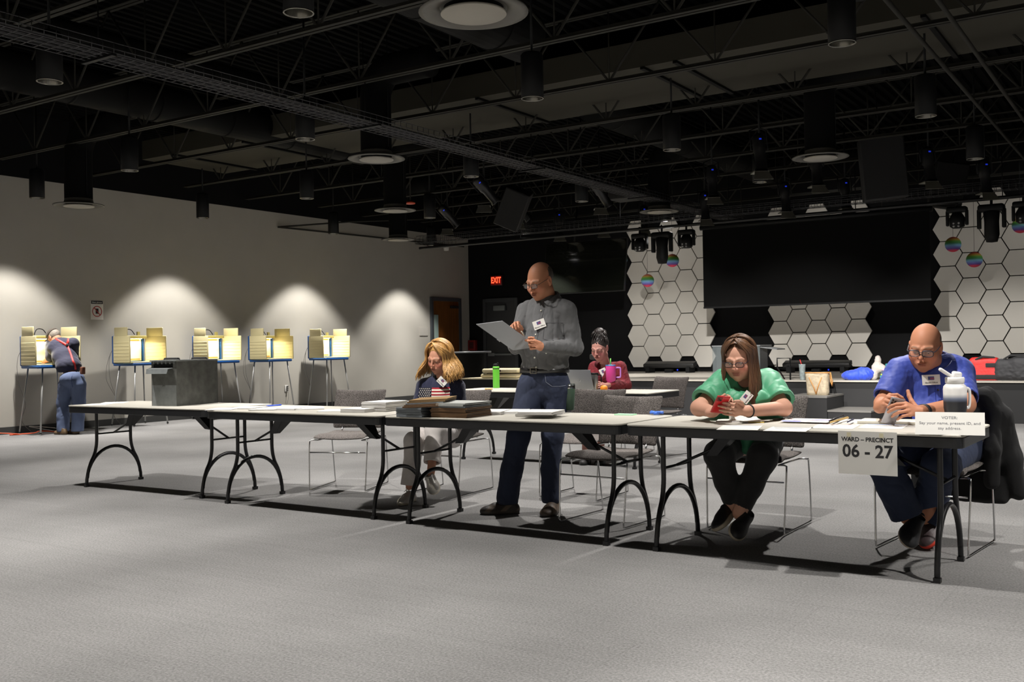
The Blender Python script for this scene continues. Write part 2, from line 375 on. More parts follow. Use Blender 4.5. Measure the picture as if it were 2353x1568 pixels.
# ---------------------------------------------------------------- folding tables
TOPM = mat('table_laminate', (180,176,166), .45, var=.03, scale=60); BLKP = mat('black_plastic', (22,23,26), .4); LEGM = mat('table_leg_paint', (20,20,22), .35)
def rrect(w, d, r, n=4):
    out = []
    for (cx, cy, a0) in ((w/2-r, d/2-r, 0), (-w/2+r, d/2-r, PI/2), (-w/2+r, -d/2+r, PI), (w/2-r, -d/2+r, 1.5*PI)):
        for k in range(n+1): out.append((cx+r*math.cos(a0+PI/2*k/n), cy+r*math.sin(a0+PI/2*k/n)))
    return out
def make_table(L=1.83, W=.762, H=.74):
    r = thing('folding_table', 'x', 'table')
    MB().prism(rrect(L, W, .045), H-.012, H).build('tabletop', TOPM, r, bevel=.004)
    MB().prism(rrect(L-.006, W-.006, .043), H-.066, H-.0125).build('edge_apron', BLKP, r, bevel=.004)
    for s in (-1, 1):
        X = s*.767*(L/1.83)
        fr = MB()
        th = [PI*k/20 for k in range(21)]
        fr.tube([(X, -.29*math.cos(t), .345*math.sin(t)**.9) for t in th], .0145, 10)
        for q in (-1, 1):
            fr.tube(smooth_path([(X, q*.18, H-.06), (X, q*.18, .5), (X, q*.183, .38), (X, q*.205, .29), (X, q*.24, .225), (X, q*.268, .15), (X, q*.281, .08)], 4), .0145, 10)
            fr.box((X, q*.289, .012), (.034, .034, .024))
        fr.tube([(X,-.18,.47),(X,.18,.47)], .008, 6)
        fr.tube([(X,-.2,H-.07),(X,.2,H-.07)], .014, 8)
        fr.build('leg', LEGM, r)
        br = MB()
        br.tube([(X, 0, .47), (X-s*.2, 0, .56), (X-s*.24, 0, .58)], .009, 8)
        br.add([(X-s*.2,-.022,.535),(X-s*.2,.022,.535),(X-s*.27,.022,.54),(X-s*.27,-.022,.54),(X-s*.32,-.07,H-.065),(X-s*.32,.07,H-.065),(X-s*.40,.07,H-.065),(X-s*.40,-.07,H-.065)],
               [(0,1,5,4),(2,3,7,6),(1,2,6,5),(3,0,4,7),(0,3,2,1),(4,5,6,7)])
        br.build('brace', LEGM, r)
    return r
TAB = [(-7.4696,5.7261,.0218),(-5.5143,5.6495,-.0057),(-3.6407,5.6179,-.0091),(-1.7729,5.592,-.0193)]
TLAB = ['grey folding table with the metal ballot box, far left of the row', 'grey folding table with loose papers, second from the left of the row', 'grey folding table with the stacks of folders, third in the row', 'grey folding table with the ward sign taped on, right end of the row']
t0 = make_table()
for i, (x, y, a) in enumerate(TAB):
    t = t0 if i == 0 else copy_tree(t0); t.location = (x, y, 0); t.rotation_euler = (0,0,a); t['label'] = TLAB[i]; t['group'] = 'folding tables in a row'
tr = make_table(2.44, .762, .74); tr.location = (-5.41, 9.0, 0); tr['label'] = 'grey folding table behind the standing man with a laptop and drink tumblers'
# ---------------------------------------------------------------- chairs
TWEED = tweed('grey_tweed', (50,46,45), (118,112,108)); CHROME = mat('chrome', (200,200,200), .18, metal=1)
def make_chair():
    r = thing('sled_base_chair', 'x', 'chair')
    W, H = .25, .45
    f = MB()
    for s in (-1, 1):
        f.tube(smooth_path([(s*.2,-.2,H-.02),(s*W,-.215,H-.02),(s*(W+.012),-.235,H-.06),(s*(W+.004),-.262,.1),(s*(W+.002),-.268,.03),(s*W,-.25,.012),(s*W,-.1,.012),(s*W,.2,.012),(s*W,.27,.015),(s*(W+.002),.283,.05),(s*(W+.006),.235,H-.06),(s*(W),.21,H-.02),(s*.2,.19,H-.02)], 4), .0055, 8)
    f.tube([(-W,-.252,.33),(W,-.252,.33)], .005, 8)
    f.tube([(-.2,-.2,H-.02),(-.2,.19,H-.02)], .006, 6).tube([(.2,-.2,H-.02),(.2,.19,H-.02)], .006, 6)
    f.build('frame', CHROME, r)
    # padded seat shell, waterfall front
    n, m_ = 12, 12; vs = []; fs = []
    def surf(u, v, off):
        x = (u-.5)*.47*(1-.04*v); y = -.235+v*.45
        z = H+.012 - .018*math.exp(-((v)/.1)**2)*1.4 + .012*(2*u-1)**2 - .012*math.sin(PI*v)
        return (x, y, z+off)
    for off in (.022, -.012):
        for i in range(n+1):
            for j in range(m_+1):
                u, v = i/n, j/m_; e = min(u, 1-u, v, 1-v); k = min(1, e/.05)
                o_ = off*(.35+.65*math.sqrt(k)) if k < 1 else off
                vs.append(surf(u, v, o_))
    q = (n+1)*(m_+1)
    for i in range(n):
        for j in range(m_):
            a = i*(m_+1)+j; b = a+m_+1; fs += [(a, b, b+1, a+1), (q+a, q+a+1, q+b+1, q+b)]
    for i in range(n):
        a = i*(m_+1); b = a+m_+1; fs += [(a, q+a, q+b, b), (a+m_, b+m_, q+b+m_, q+a+m_)]
    for j in range(m_):
        fs += [(j, j+1, q+j+1, q+j), (n*(m_+1)+j, q+n*(m_+1)+j, q+n*(m_+1)+j+1, n*(m_+1)+j+1)]
    MB().add(vs, fs, 0, True).build('seat', TWEED, r, sub=1)
    vs = []; fs = []
    def bsurf(u, v, off):
        x = (u-.5)*.47*(1+.03*v); z = H+.05+v*.345
        y = .215+.10*v - .035*(1-(2*u-1)**2)*(-1) - .02*math.sin(PI*v) + .0
        return (x, y+off, z + .012*(1-(2*u-1)**2)*v*(-1))
    for off in (-.016, .014):
        for i in range(n+1):
            for j in range(m_+1):
                u, v = i/n, j/m_; e = min(u, 1-u, v, 1-v); k = min(1, e/.05)
                vs.append(bsurf(u, v, off*(.35+.65*math.sqrt(k)) if k < 1 else off))
    for i in range(n):
        for j in range(m_):
            a = i*(m_+1)+j; b = a+m_+1; fs += [(a, b, b+1, a+1), (q+a, q+a+1, q+b+1, q+b)]
    for i in range(n):
        a = i*(m_+1); b = a+m_+1; fs += [(a, q+a, q+b, b), (a+m_, b+m_, q+b+m_, q+a+m_)]
    for j in range(m_):
        fs += [(j, j+1, q+j+1, q+j), (n*(m_+1)+j, q+n*(m_+1)+j, q+n*(m_+1)+j+1, n*(m_+1)+j+1)]
    MB().add(vs, fs, 0, True).build('backrest', TWEED, r, sub=1)
    for s in (-1, 1): MB().tube([(s*.15,.2,H-.01),(s*.15,.235,H+.08)], .007, 6).build('back_support', CHROME, r)
    return r
c0 = make_chair()
CH_ = [(-6.03, 6.49, .36, 'empty grey tweed chair on a chrome sled base behind the loose papers, far left'),
       (-5.08, 6.68, .08, 'grey tweed chair with the blonde woman in the flag sweater sitting on it'),
       (-3.25, 6.10, -.06, 'empty grey tweed chair standing closest behind the table, right of the standing man'),
       (-3.98, 7.0, .02, 'empty grey tweed chair half hidden behind the standing man'),
       (-2.30, 6.36, .0, 'grey tweed chair with the woman in the green blouse sitting on it'),
       (-1.20, 6.24, -.1, 'grey tweed chair with the man in the blue polo, black jacket hung on its back'),
       (-4.76, 9.95, -.25, 'grey tweed chair of the woman in dark red at the rear table')]
CHAIRS = []
for i, (x, y, a, lb) in enumerate(CH_):
    c = c0 if i == 0 else copy_tree(c0); c.location = (x, y, 0); c.rotation_euler = (0,0,a); c['label'] = lb; c['group'] = 'grey tweed chairs'; CHAIRS.append(c)
# ================================================================ signed distance modelling for people, clothes, soft things
def V(*a): return np.array(a, dtype=float)
def nrm(v): v = np.array(v, float); return v/np.linalg.norm(v)
class Vol:
    def __init__(s, lo, hi, h):
        s.lo = np.array(lo, float); s.h = h; s.n = np.ceil((np.array(hi, float)-s.lo)/h).astype(int)+1
        s.D = np.full(s.n, 1., np.float32)
    def blk(s, lo, hi):
        a = np.clip(np.floor((np.array(lo)-s.lo)/s.h).astype(int), 0, s.n-1); b = np.clip(np.ceil((np.array(hi)-s.lo)/s.h).astype(int)+1, 0, s.n)
        if np.any(b <= a): return None
        sl = tuple(slice(a[i], b[i]) for i in range(3))
        g = [(s.lo[i]+s.h*np.arange(a[i], b[i])).astype(np.float32) for i in range(3)]
        return sl, g[0][:, None, None], g[1][None, :, None], g[2][None, None, :]
    def op(s, lo, hi, fn, k=.01, mode='u'):
        q = k+4*s.h; r = s.blk(np.array(lo)-q, np.array(hi)+q)
        if r is None: return s
        sl, X, Y, Z = r; d = fn(X, Y, Z); D = s.D[sl]
        if mode == 'u':
            h = np.clip(.5+.5*(D-d)/k, 0, 1) if k > 0 else (D > d).astype(np.float32)
            s.D[sl] = D*(1-h)+d*h-k*h*(1-h)
        elif mode == 's':
            h = np.clip(.5-.5*(D+d)/k, 0, 1); s.D[sl] = D*(1-h)-d*h+k*h*(1-h)
        return s
    def cone(s, a, b, ra, rb=None, k=.01, mode='u'):
        a = np.array(a, float); b = np.array(b, float); rb = ra if rb is None else rb; R = max(ra, rb)
        ab = b-a; L2 = float(ab@ab)+1e-12
        def f(X, Y, Z):
            px, py, pz = X-a[0], Y-a[1], Z-a[2]
            t = np.clip((px*ab[0]+py*ab[1]+pz*ab[2])/L2, 0, 1)
            return np.sqrt((px-t*ab[0])**2+(py-t*ab[1])**2+(pz-t*ab[2])**2)-(ra+(rb-ra)*t)
        return s.op(np.minimum(a, b)-R, np.maximum(a, b)+R, f, k, mode)
    def chain(s, pts, rs, k=.01):
        for i in range(len(pts)-1): s.cone(pts[i], pts[i+1], rs[i], rs[i+1], k)
        return s
    def ell(s, c, r, B=None, k=.01, mode='u'):
        c = np.array(c, float); r = np.array(r, float); B = np.eye(3) if B is None else B; R = r.max()
        def f(X, Y, Z):
            px, py, pz = X-c[0], Y-c[1], Z-c[2]
            q = [(px*B[0, i]+py*B[1, i]+pz*B[2, i])/r[i] for i in range(3)]
            k0 = np.sqrt(q[0]**2+q[1]**2+q[2]**2); k1 = np.sqrt((q[0]/r[0])**2+(q[1]/r[1])**2+(q[2]/r[2])**2)+1e-9
            return k0*(k0-1)/k1
        return s.op(c-R, c+R, f, k, mode)
    def rb(s, c, half, rad, B=None, k=.01, mode='u'):
        c = np.array(c, float); half = np.array(half, float); B = np.eye(3) if B is None else B; R = np.linalg.norm(half)
        def f(X, Y, Z):
            px, py, pz = X-c[0], Y-c[1], Z-c[2]
            q = [np.abs(px*B[0, i]+py*B[1, i]+pz*B[2, i])-(half[i]-rad) for i in range(3)]
            return np.sqrt(np.maximum(q[0], 0)**2+np.maximum(q[1], 0)**2+np.maximum(q[2], 0)**2)+np.minimum(np.maximum(q[0], np.maximum(q[1], q[2])), 0)-rad
        return s.op(c-R, c+R, f, k, mode)
    def plane_cut(s, p, n, k=.002):
        # keep the side n points away from
        n = nrm(n); X = (s.lo[0]+s.h*np.arange(s.n[0]))[:, None, None]; Y = (s.lo[1]+s.h*np.arange(s.n[1]))[None, :, None]; Z = (s.lo[2]+s.h*np.arange(s.n[2]))[None, None, :]
        d = ((X-p[0])*n[0]+(Y-p[1])*n[1]+(Z-p[2])*n[2]).astype(np.float32)
        s.D = np.maximum(s.D, d); return s
    def local_cut(s, lo, hi, p, n):
        r = s.blk(lo, hi)
        if r is None: return s
        sl, X, Y, Z = r; n = nrm(n); s.D[sl] = np.maximum(s.D[sl], ((X-p[0])*n[0]+(Y-p[1])*n[1]+(Z-p[2])*n[2])); return s
    def displace(s, fn, band=.03):
        I = np.nonzero(np.abs(s.D) < band); P = s.lo+s.h*np.stack(I, 1); s.D[I] += fn(P).astype(np.float32); return s
    def mesh(s):
        D = s.D; S = D < 0
        nx, ny, nz = D.shape
        c = S[:-1,:-1,:-1].astype(np.int8)
        for (i, j, k) in [(1,0,0),(0,1,0),(1,1,0),(0,0,1),(1,0,1),(0,1,1),(1,1,1)]:
            c = c + S[i:nx-1+i, j:ny-1+j, k:nz-1+k]
        act = (c > 0) & (c < 8); I = np.argwhere(act)
        idx = np.full(act.shape, -1, np.int32); idx[act] = np.arange(len(I))
        off = np.array([(i, j, k) for i in (0,1) for j in (0,1) for k in (0,1)])
        val = np.stack([D[I[:,0]+o[0], I[:,1]+o[1], I[:,2]+o[2]] for o in off], 1)
        P = np.zeros((len(I), 3)); C = np.zeros(len(I))
        for a in range(8):
            for b in range(a+1, 8):
                if np.abs(off[a]-off[b]).sum() != 1: continue
                m = (val[:,a] < 0) != (val[:,b] < 0)
                t = np.where(m, val[:,a]/np.where(m, val[:,a]-val[:,b], 1), 0)
                P += m[:,None]*(off[a]+t[:,None]*(off[b]-off[a])); C += m
        P = s.lo+s.h*(I+P/C[:,None])
        Q = []
        for ax in range(3):
            sl0 = [slice(1, None)]*3; sl0[ax] = slice(0, -1); sl1 = [slice(1, None)]*3; sl1[ax] = slice(1, None)
            A, B = S[tuple(sl0)], S[tuple(sl1)]
            E = np.argwhere(A != B); 
            if not len(E): continue
            flip = A[E[:,0], E[:,1], E[:,2]]
            o = [0,0,0]; E0 = E.copy()
            b1, b2 = [(1,2),(2,0),(0,1)][ax]
            E0[:, b1] += 1; E0[:, b2] += 1
            ok = (E0[:,0] < nx-1) & (E0[:,1] < ny-1) & (E0[:,2] < nz-1)
            E0 = E0[ok]; flip = flip[ok]
            def g(d1, d2):
                T = E0.copy(); T[:, b1] += d1; T[:, b2] += d2; return idx[T[:,0], T[:,1], T[:,2]]
            q = np.stack([g(-1,-1), g(0,-1), g(0,0), g(-1,0)], 1)
            q[~flip] = q[~flip][:, ::-1]; q = q[(q >= 0).all(1)]; Q.append(q)
        return P, np.concatenate(Q)
def join_pq(L):
    Ps, Qs, n = [], [], 0
    for P, Q in L: Ps.append(P); Qs.append(Q+n); n += len(P)
    return np.concatenate(Ps), np.concatenate(Qs)
def mk(name, PQ, m, parent, colfn=None, relax=1):
    P, Q = PQ
    org = np.array(parent.location) if parent is not None else np.zeros(3)
    if relax:
        # light laplacian relax to lose the voxel look
        E = np.concatenate([Q[:, [0,1]], Q[:, [1,2]], Q[:, [2,3]], Q[:, [3,0]]])
        for _ in range(relax):
            S_ = np.zeros_like(P); N_ = np.zeros(len(P))
            for c in range(3): S_[:, c] = np.bincount(E[:,0], P[E[:,1], c], len(P))+np.bincount(E[:,1], P[E[:,0], c], len(P))
            N_ = np.bincount(E[:,0], minlength=len(P))+np.bincount(E[:,1], minlength=len(P))
            P = P*.5+.5*S_/np.maximum(N_, 1)[:,None]
    me = bpy.data.meshes.new(name)
    V_ = (P-org).astype(np.float32)
    me.vertices.add(len(V_)); me.vertices.foreach_set('co', V_.ravel())
    me.loops.add(Q.size); me.loops.foreach_set('vertex_index', Q.astype(np.int32).ravel())
    me.polygons.add(len(Q)); me.polygons.foreach_set('loop_start', np.arange(0, Q.size, 4, dtype=np.int32))
    try: me.polygons.foreach_set('loop_total', np.full(len(Q), 4, np.int32))
    except Exception: pass
    me.update(calc_edges=True); me.validate()
    me.polygons.foreach_set('use_smooth', np.ones(len(me.polygons), bool))
    if colfn is not None:
        c = colfn(P); a = me.color_attributes.new('Col', 'FLOAT_COLOR', 'POINT'); a.data.foreach_set('color', np.concatenate([c, np.ones((len(P), 1))], 1).astype(np.float32).ravel())
    for mm in (m if isinstance(m, (list, tuple)) else [m]): me.materials.append(mm)
    o = bpy.data.objects.new(name, me); COL.objects.link(o); o.parent = parent; return o
def sstep(a, b, x): t = np.clip((x-a)/(b-a), 0, 1); return t*t*(3-2*t)
def wob(P, s, seed=0):
    r = np.random.RandomState(seed); o = np.zeros(len(P))
    for i in range(5):
        k = r.randn(3); k = k/np.linalg.norm(k)*s*(1+i*.55); o += np.sin(P@k+r.rand()*6.28+1.3*np.sin(P@(r.randn(3)*s*.4)))/(1+i*.5)
    return o/2.5
def folds(amp, s, stretch=(1,1,1), seed=0, B=None):
    st = np.array(stretch)
    def f(P):
        Q_ = (P if B is None else P@B)*st
        w_ = wob(Q_, s*2.1, seed); m_ = .5+.5*wob(P, s*.4, seed+9)
        return amp*(.55-1.25*np.sqrt(np.abs(w_)+.02)+.35)*np.clip(m_, .1, 1)*1.15
    return f
# ---------------------------------------------------------------- frames tied to the camera's ground directions
U2 = np.array([math.cos(YAW), math.sin(YAW), 0.]); V2 = np.array([math.sin(YAW), -math.cos(YAW), 0.])   # u: image right, v: toward the camera
def dirw(u, v, z=0.): return nrm(U2*u+V2*v+np.array([0, 0, z]))
class Pose:
    def __init__(s, D): s.D = D
    def __call__(s, px, py, dv=0.): return np.array(at_D(px, py, s.D-dv))
def basis(fwd, up=(0,0,1)):
    y = nrm(fwd); x = nrm(np.cross(y, up)); z = np.cross(x, y); return np.stack([x, y, z], 1)     # columns right, forward, up
def head_basis(u, v, pitch, roll=0.):
    B = basis(dirw(u, v)); c, s = math.cos(pitch), math.sin(pitch)
    y = B[:,1]*c-B[:,2]*s; z = B[:,2]*c+B[:,1]*s; x = B[:,0]
    c, s = math.cos(roll), math.sin(roll); return np.stack([x*c+z*s, y, z*c-x*s], 1)
class Head:
    def __init__(s, c, B, sc=1., fat=1., nose=1., female=False): s.c = np.array(c, float); s.B = B; s.s = sc; s.fat = fat; s.nose = nose; s.fem = female
    def w(s, x, y, z): return s.c+s.B@(np.array([x, y, z])*s.s)
    def loc(s, P): return ((P-s.c)@s.B)/s.s
    def build(s, V_):
        w, k, S, f = s.w, .012*s.s, s.s, s.fat
        e = lambda c, r, kk=.012, mode='u': V_.ell(w(*c), np.array(r)*S, s.B, kk*S, mode)
        e((0,-.018,.035), (.075,.097,.086), .02)
        e((0,.028,-.022), (.064*f,.064,.088), .03)
        e((0,.033,-.078), (.054*f,.054,.042), .03)
        e((0,.074 if not s.fem else .07,-.103), (.021,.018,.017), .02)
        for q in (-1, 1):
            e((q*.04*f,.055,-.036), (.026*f,.026,.028), .025)
            e((q*.055*f,.0,-.075), (.018*f,.03,.028), .03)
            e((q*.033,.1,.004), (.019,.017,.012), .012, 's')
            e((q*.033,.0765,.003), (.0155,.0155,.0145), .003)
            e((q*.033,.0935,-.003), (.0125,.008,.0034), .002, 's')
            V_.cone(w(q*.016,.0895,.021), w(q*.05,.0745,.02), .0085*S, .006*S, .016*S)
            # ear
            e((q*.079,-.008,-.002), (.009,.019,.031), .006)
            e((q*.088,-.004,.002), (.006,.011,.018), .005, 's')
            e((q*.078,-.002,-.03), (.007,.009,.01), .005)
        n = s.nose
        V_.cone(w(0,.093,.012), w(0,.092+.022*n,-.026), .0072*S, .0108*S*n, .012*S)
        for q in (-1, 1): e((q*.0115*n,.1+.003*n,-.031), (.0085*n,.011,.0085), .006)
        # mouth
        e((0,.082,-.066), (.03,.018,.02), .012)
        e((0,.0975,-.0605), (.024,.0075,.0052), .004)
        e((0,.0945,-.0715), (.02,.0085,.0062), .004)
        e((0,.105,-.0655), (.027,.009,.0012), .003, 's')
        return s
    def color(s, skin, lip=(150,75,65), brow=None, lash=(60,40,32), cheek=(200,110,90), stub=None, blush=.35):
        sk = np.array(lin(skin)); lp = np.array(lin(lip)); ch = np.array(lin(cheek)); ls = np.array(lin(lash))
        def f(P):
            L = s.loc(P); C = np.tile(sk, (len(P), 1)); x, y, z = np.abs(L[:,0]), L[:,1], L[:,2]
            inh = (np.linalg.norm(L, axis=1) < .16)
            def mix(m_, col): C[:] = C*(1-m_[:,None])+np.array(col)*m_[:,None]
            g = lambda cx, cy, cz, rx, ry, rz: np.exp(-(((x-cx)/rx)**2+((y-cy)/ry)**2+((z-cz)/rz)**2))*inh
            mix(blush*g(.042,.075,-.035,.026,.03,.024), ch); mix(.6*blush*g(0,.115,-.03,.014,.02,.014), ch); mix(.5*blush*g(.085,-.01,0,.02,.03,.04), ch)
            mix(.15*g(.033,.09,-.008,.018,.02,.009), (.12,.05,.04))
            m1 = (sstep(.023,.015,x)*sstep(.088,.092,y)*sstep(-.081,-.076,z)*sstep(-.0545,-.058,z))*inh; mix(.6*m1, lp)
            m2 = sstep(.024,.02,x)*sstep(.0022,.0008,np.abs(z+.0655))*sstep(.086,.09,y)*inh; mix(.75*m2, (.05,.015,.012))
            le = np.exp(-((x-.033)/.0155)**4-((z-.0005+.25*(x-.033)**2/.0155)/.0026)**2)*sstep(.078,.085,y)*inh; mix(.85*le, ls)
            if brow is not None:
                be = np.exp(-((x-.035)/.0195)**4-((z-.0225-.004*np.cos((x-.035)/.02))/.0042)**2)*sstep(.07,.08,y)*inh; mix(.8*be, lin(brow))
            return C
        return f
    def eyes(s, root, iris=(70,50,35)):
        for q in (-1, 1):
            m = MB(); c = s.w(q*.033,.0775,.003)-np.array(root.location)
            m.sphere(c, .0125*s.s, 14, 10, 0)
            i_ = s.w(q*.033+.0*q,.0828,-.0045)-np.array(root.location); m.sphere(i_, .0062*s.s, 10, 8, 1)
            m.build('eye', [mat('eye_white', (205,200,195), .2), mat('iris_%d' % iris[0], iris, .15)], root)
    def glasses(s, root, col=(30,30,35), w_=.054, h_=.034, y0=.116, z0=.0, r=.0015, lens=True, thick=None):
        o = -np.array(root.location); g = MB(); gr = None
        for q in (-1, 1):
            pts = []
            for k in range(24):
                a = 2*PI*k/24; ca, sa = math.cos(a), math.sin(a); p = 2/3.2
                pts.append(s.w(q*.034+math.copysign(abs(ca)**p, ca)*w_/2, y0-.006*abs(q*.034+ca*w_/2)/.06, z0+math.copysign(abs(sa)**p, sa)*h_/2)+o)
            g.tube(pts, r*s.s*1.1, 6, closed=True)
            if thick: g.tube([pts[k] for k in range(2, 11)], thick*s.s, 6)
            ex = s.w(q*.0625, y0-.004, z0+h_*.28)+o
            g.tube([ex, s.w(q*.072, y0-.02, z0+h_*.3)+o, s.w(q*.079,.03,.012)+o, s.w(q*.0815,-.012,.014)+o, s.w(q*.08,-.03,-.012)+o], r*s.s*1.15, 6)
        g.tube([s.w(-.009,y0-.002,z0+.004)+o, s.w(0,y0,z0+.008)+o, s.w(.009,y0-.002,z0+.004)+o], r*s.s*1.1, 6)
        gr = g.build('glasses', mat('glasses_%d_%d' % (col[0], col[2]), col, .3), root)
        for q in (-1, 1):
            pts = []
            for k in range(20):
                a = 2*PI*k/20; ca, sa = math.cos(a), math.sin(a); p = 2/3.2
                pts.append(s.w(q*.034+math.copysign(abs(ca)**p, ca)*w_*.48, y0-.001-.006*abs(q*.034+ca*w_/2)/.06, z0+math.copysign(abs(sa)**p, sa)*h_*.48)+o)
            l = MB().add(pts, [tuple(range(20))]).build('lens', mat('lens', (225,232,235), .04, alpha=.16, spec=.8), gr)
        return gr
def hand(V_, W, d, n, t, L=.18, curls=None, thumb=None, sp=.05, r=.0088, fist=False):
    # W wrist, d wrist to knuckles, n palm normal, t toward the thumb
    d = nrm(d); t = nrm(np.array(t)-d*np.dot(t, d)); n0 = nrm(np.array(n)-d*np.dot(n, d)-t*np.dot(n, t)); sc = L/.18
    curls = curls or [(.5,.7,.4)]*4
    K = [W+(d*y+t*x)*sc+n0*z for (x, y, z) in [(.030,.088,-.002),(.010,.093,-.006),(-.010,.088,-.004),(-.028,.08,.0)]]
    V_.cone(W-d*.02, W+d*.02*sc, .027*sc, .026*sc, .01)
    for q in K: V_.cone(W+d*.018*sc+(q-W)*.12, q, .0155*sc, .0118*sc, .010)
    V_.cone(W+(d*.03+t*.018)*sc+n0*.008, W+(d*.06+t*.022)*sc+n0*.008, .013*sc, .011*sc, .01)
    V_.cone(W+(d*.03-t*.016)*sc+n0*.008, W+(d*.06-t*.018)*sc+n0*.007, .012*sc, .011*sc, .01)
    Ls = [(.043,.026,.021),(.047,.030,.022),(.043,.028,.021),(.034,.021,.019)]
    tips = []
    for i, q in enumerate(K):
        a = 0; p = q; fd = nrm(d+t*sp*(1.5-i)); rr = [r*1.08*sc, r*.98*sc, r*.9*sc, r*.78*sc]
        if i == 3: rr = [x*.88 for x in rr]
        for j in range(3):
            a += curls[i][j]; dd = fd*math.cos(a)+n0*math.sin(a); p2 = p+dd*Ls[i][j]*sc
            V_.cone(p, p2, rr[j], rr[j+1], .0035); p = p2
        tips.append(p)
    th = thumb or [(.62,.65,.35),(.8,.45,.35),(.95,.15,.3)]
    p = W+(d*.018+t*.02)*sc+n0*.008; rr = [.0135*sc,.0115*sc,.0105*sc,.009*sc]; TL = [.042,.032,.027]
    for j, (a_, b_, c_) in enumerate(th):
        dd = nrm(d*a_+t*b_+n0*c_); p2 = p+dd*TL[j]*sc; V_.cone(p, p2, rr[j], rr[j+1], .006); p = p2
    return tips, p
def shoe(root, heel, toe, up=(0,0,1), W=.048, H=.085, upper=(40,38,38), sole=(190,186,178), solez=.024, name='shoe', open_r=.043, extra=None, laces=None, metal=0., rough=.55):
    heel = np.array(heel, float); toe = np.array(toe, float); d = nrm(toe-heel); L = np.linalg.norm(toe-heel)
    up = nrm(np.array(up)-d*np.dot(up, d)); x = np.cross(d, up); B = np.stack([x, d, up], 1)
    lo = np.minimum(heel, toe)-.16; hi = np.maximum(heel, toe)+.16; v = Vol(lo, hi, .0045)
    w = lambda a, b, c: heel+B@np.array([a, b, c])
    v.ell(w(0,L*.14,.035), (W*.78,L*.17,.042), B, .01); v.ell(w(0,L*.72,.028), (W*1.05,L*.30,.036), B, .04); v.ell(w(0,L*.42,.036), (W*.84,L*.34,.042), B, .03)
    v.cone(w(0,L*.17,.03), w(0,L*.2,H), W*.78, W*.74, .02); v.cone(w(0,L*.3,.06), w(0,L*.62,.045), W*.62, W*.7, .02)
    v.cone(w(0,L*.15,.012), w(0,L*.2,.012), W*.86, W*.86, .01); v.ell(w(0,L*.7,.012), (W*1.12,L*.31,.02), B, .03); v.ell(w(0,L*.45,.012), (W*.86,L*.4,.018), B, .02)
    v.plane_cut(w(0,0,0), -up); v.ell(w(0,L*.2,H+.012), (W*.6,W*.72,.02), B, .006, 's')
    us, ss = np.array(lin(upper)), np.array(lin(sole))
    def cf(P):
        Lc = (P-heel)@B; m_ = sstep(solez+.002, solez-.001, Lc[:,2]+.006*np.cos(Lc[:,1]*22)); C = us*(1-m_[:,None])+ss*m_[:,None]
        if extra is not None: C = extra(Lc, C, L)
        return C
    o = mk(name, v.mesh(), mat('shoe_%d_%d' % (upper[0], int(metal*10)), upper, rough, metal=metal, vcol=True, bump=.15, bscale=120), root, cf, relax=2)
    if laces:
        m = MB(); org = np.array(root.location)
        for k in range(4):
            y_ = L*(.36+.085*k); z_ = .092-.0105*k-.002
            m.tube([w(-W*.45,y_,z_-.008)-org, w(0,y_+.006,z_+.006)-org, w(W*.45,y_,z_-.008)-org], .0026, 5)
        m.tube([w(0,L*.36,.094)-org, w(W*.6,L*.32,.1)-org, w(W*.9,L*.38,.08)-org], .002, 5)
        m.build('laces', mat('lace_%d' % laces[0], laces, .8), o)
    return o
def strands(name, paths, r, m, parent):
    mb = MB(); org = np.array(parent.parent.location)
    for P in paths:
        n = len(P); rr = [r*(.55+.45*math.sin(PI*min(1, (i+1)/(n*.5)+.15)/2)) * (1 if i < n*.7 else max(.15, 1-(i-n*.7)/(n*.3)*.85)) for i in range(n)]
        mb.tube([p-org for p in P], rr, 5, cap=True)
    return mb.build(name, m, parent)
def long_hair(H, n, length, rx=.084, ry=.102, rz=.098, cy=-.012, cz=.035, open_=58, wave=.006, wfreq=30, seed=1, flare=.15, part=.0, tuck=0., drop=None, droop=.0):
    r = random.Random(seed); out = []; S = H.s
    for i in range(n):
        a = math.radians(r.uniform(open_-180, 180-open_))+PI; a = a-2*PI if a > PI else a; lay = 1+r.uniform(-.05, .07)
        ln = length*r.uniform(.82, 1.05)
        P = []; st = r.uniform(.0, .25)
        for k in range(9):
            th = (st+(1-st)*k/8)*math.radians(96); e = math.sin(th); aa = a*(.25+.75*min(1, (st+(1-st)*k/8)*1.15)) if abs(a) < 1.7 else a
            x = part*(1-e)+rx*lay*math.sin(th)*math.sin(aa); y = cy+ry*lay*math.sin(th)*math.cos(aa)+(1-e)*(.035*math.cos(aa)+.02); z = cz+rz*lay*math.cos(th)
            P.append(H.w(x, y, z))
        out_d = P[-1]-H.c; out_d[2] = 0; out_d = nrm(out_d); dv = nrm(P[-1]-P[-2]); ph = r.uniform(0, 6.28); p = P[-1].copy(); m_ = 14; base = out_d.copy()
        side = np.cross(base, [0,0,1])
        for k in range(1, m_+1):
            t = k/m_; dd = nrm(dv*(1-min(1, t*3))+np.array([0,0,-1.])*(.4+t)+base*flare*math.sin(PI*t)*1. + (base*(-tuck)*t))
            p = p+dd*ln/m_
            q = p+side*wave*math.sin(wfreq*t*ln+ph)*t+base*wave*.8*math.cos(wfreq*t*ln+ph*1.3)*t
            if drop is not None: q = drop(q)
            P.append(q)
        out.append(P)
    return out
def bvh_of(objs):
    vs, fs = [], []
    for o in objs:
        n = len(vs); loc = (o.parent.location if o.parent else Vector((0,0,0)))
        vs += [v.co+loc for v in o.data.vertices]; fs += [[n+i for i in p.vertices] for p in o.data.polygons]
    return BVHTree.FromPolygons(vs, fs)
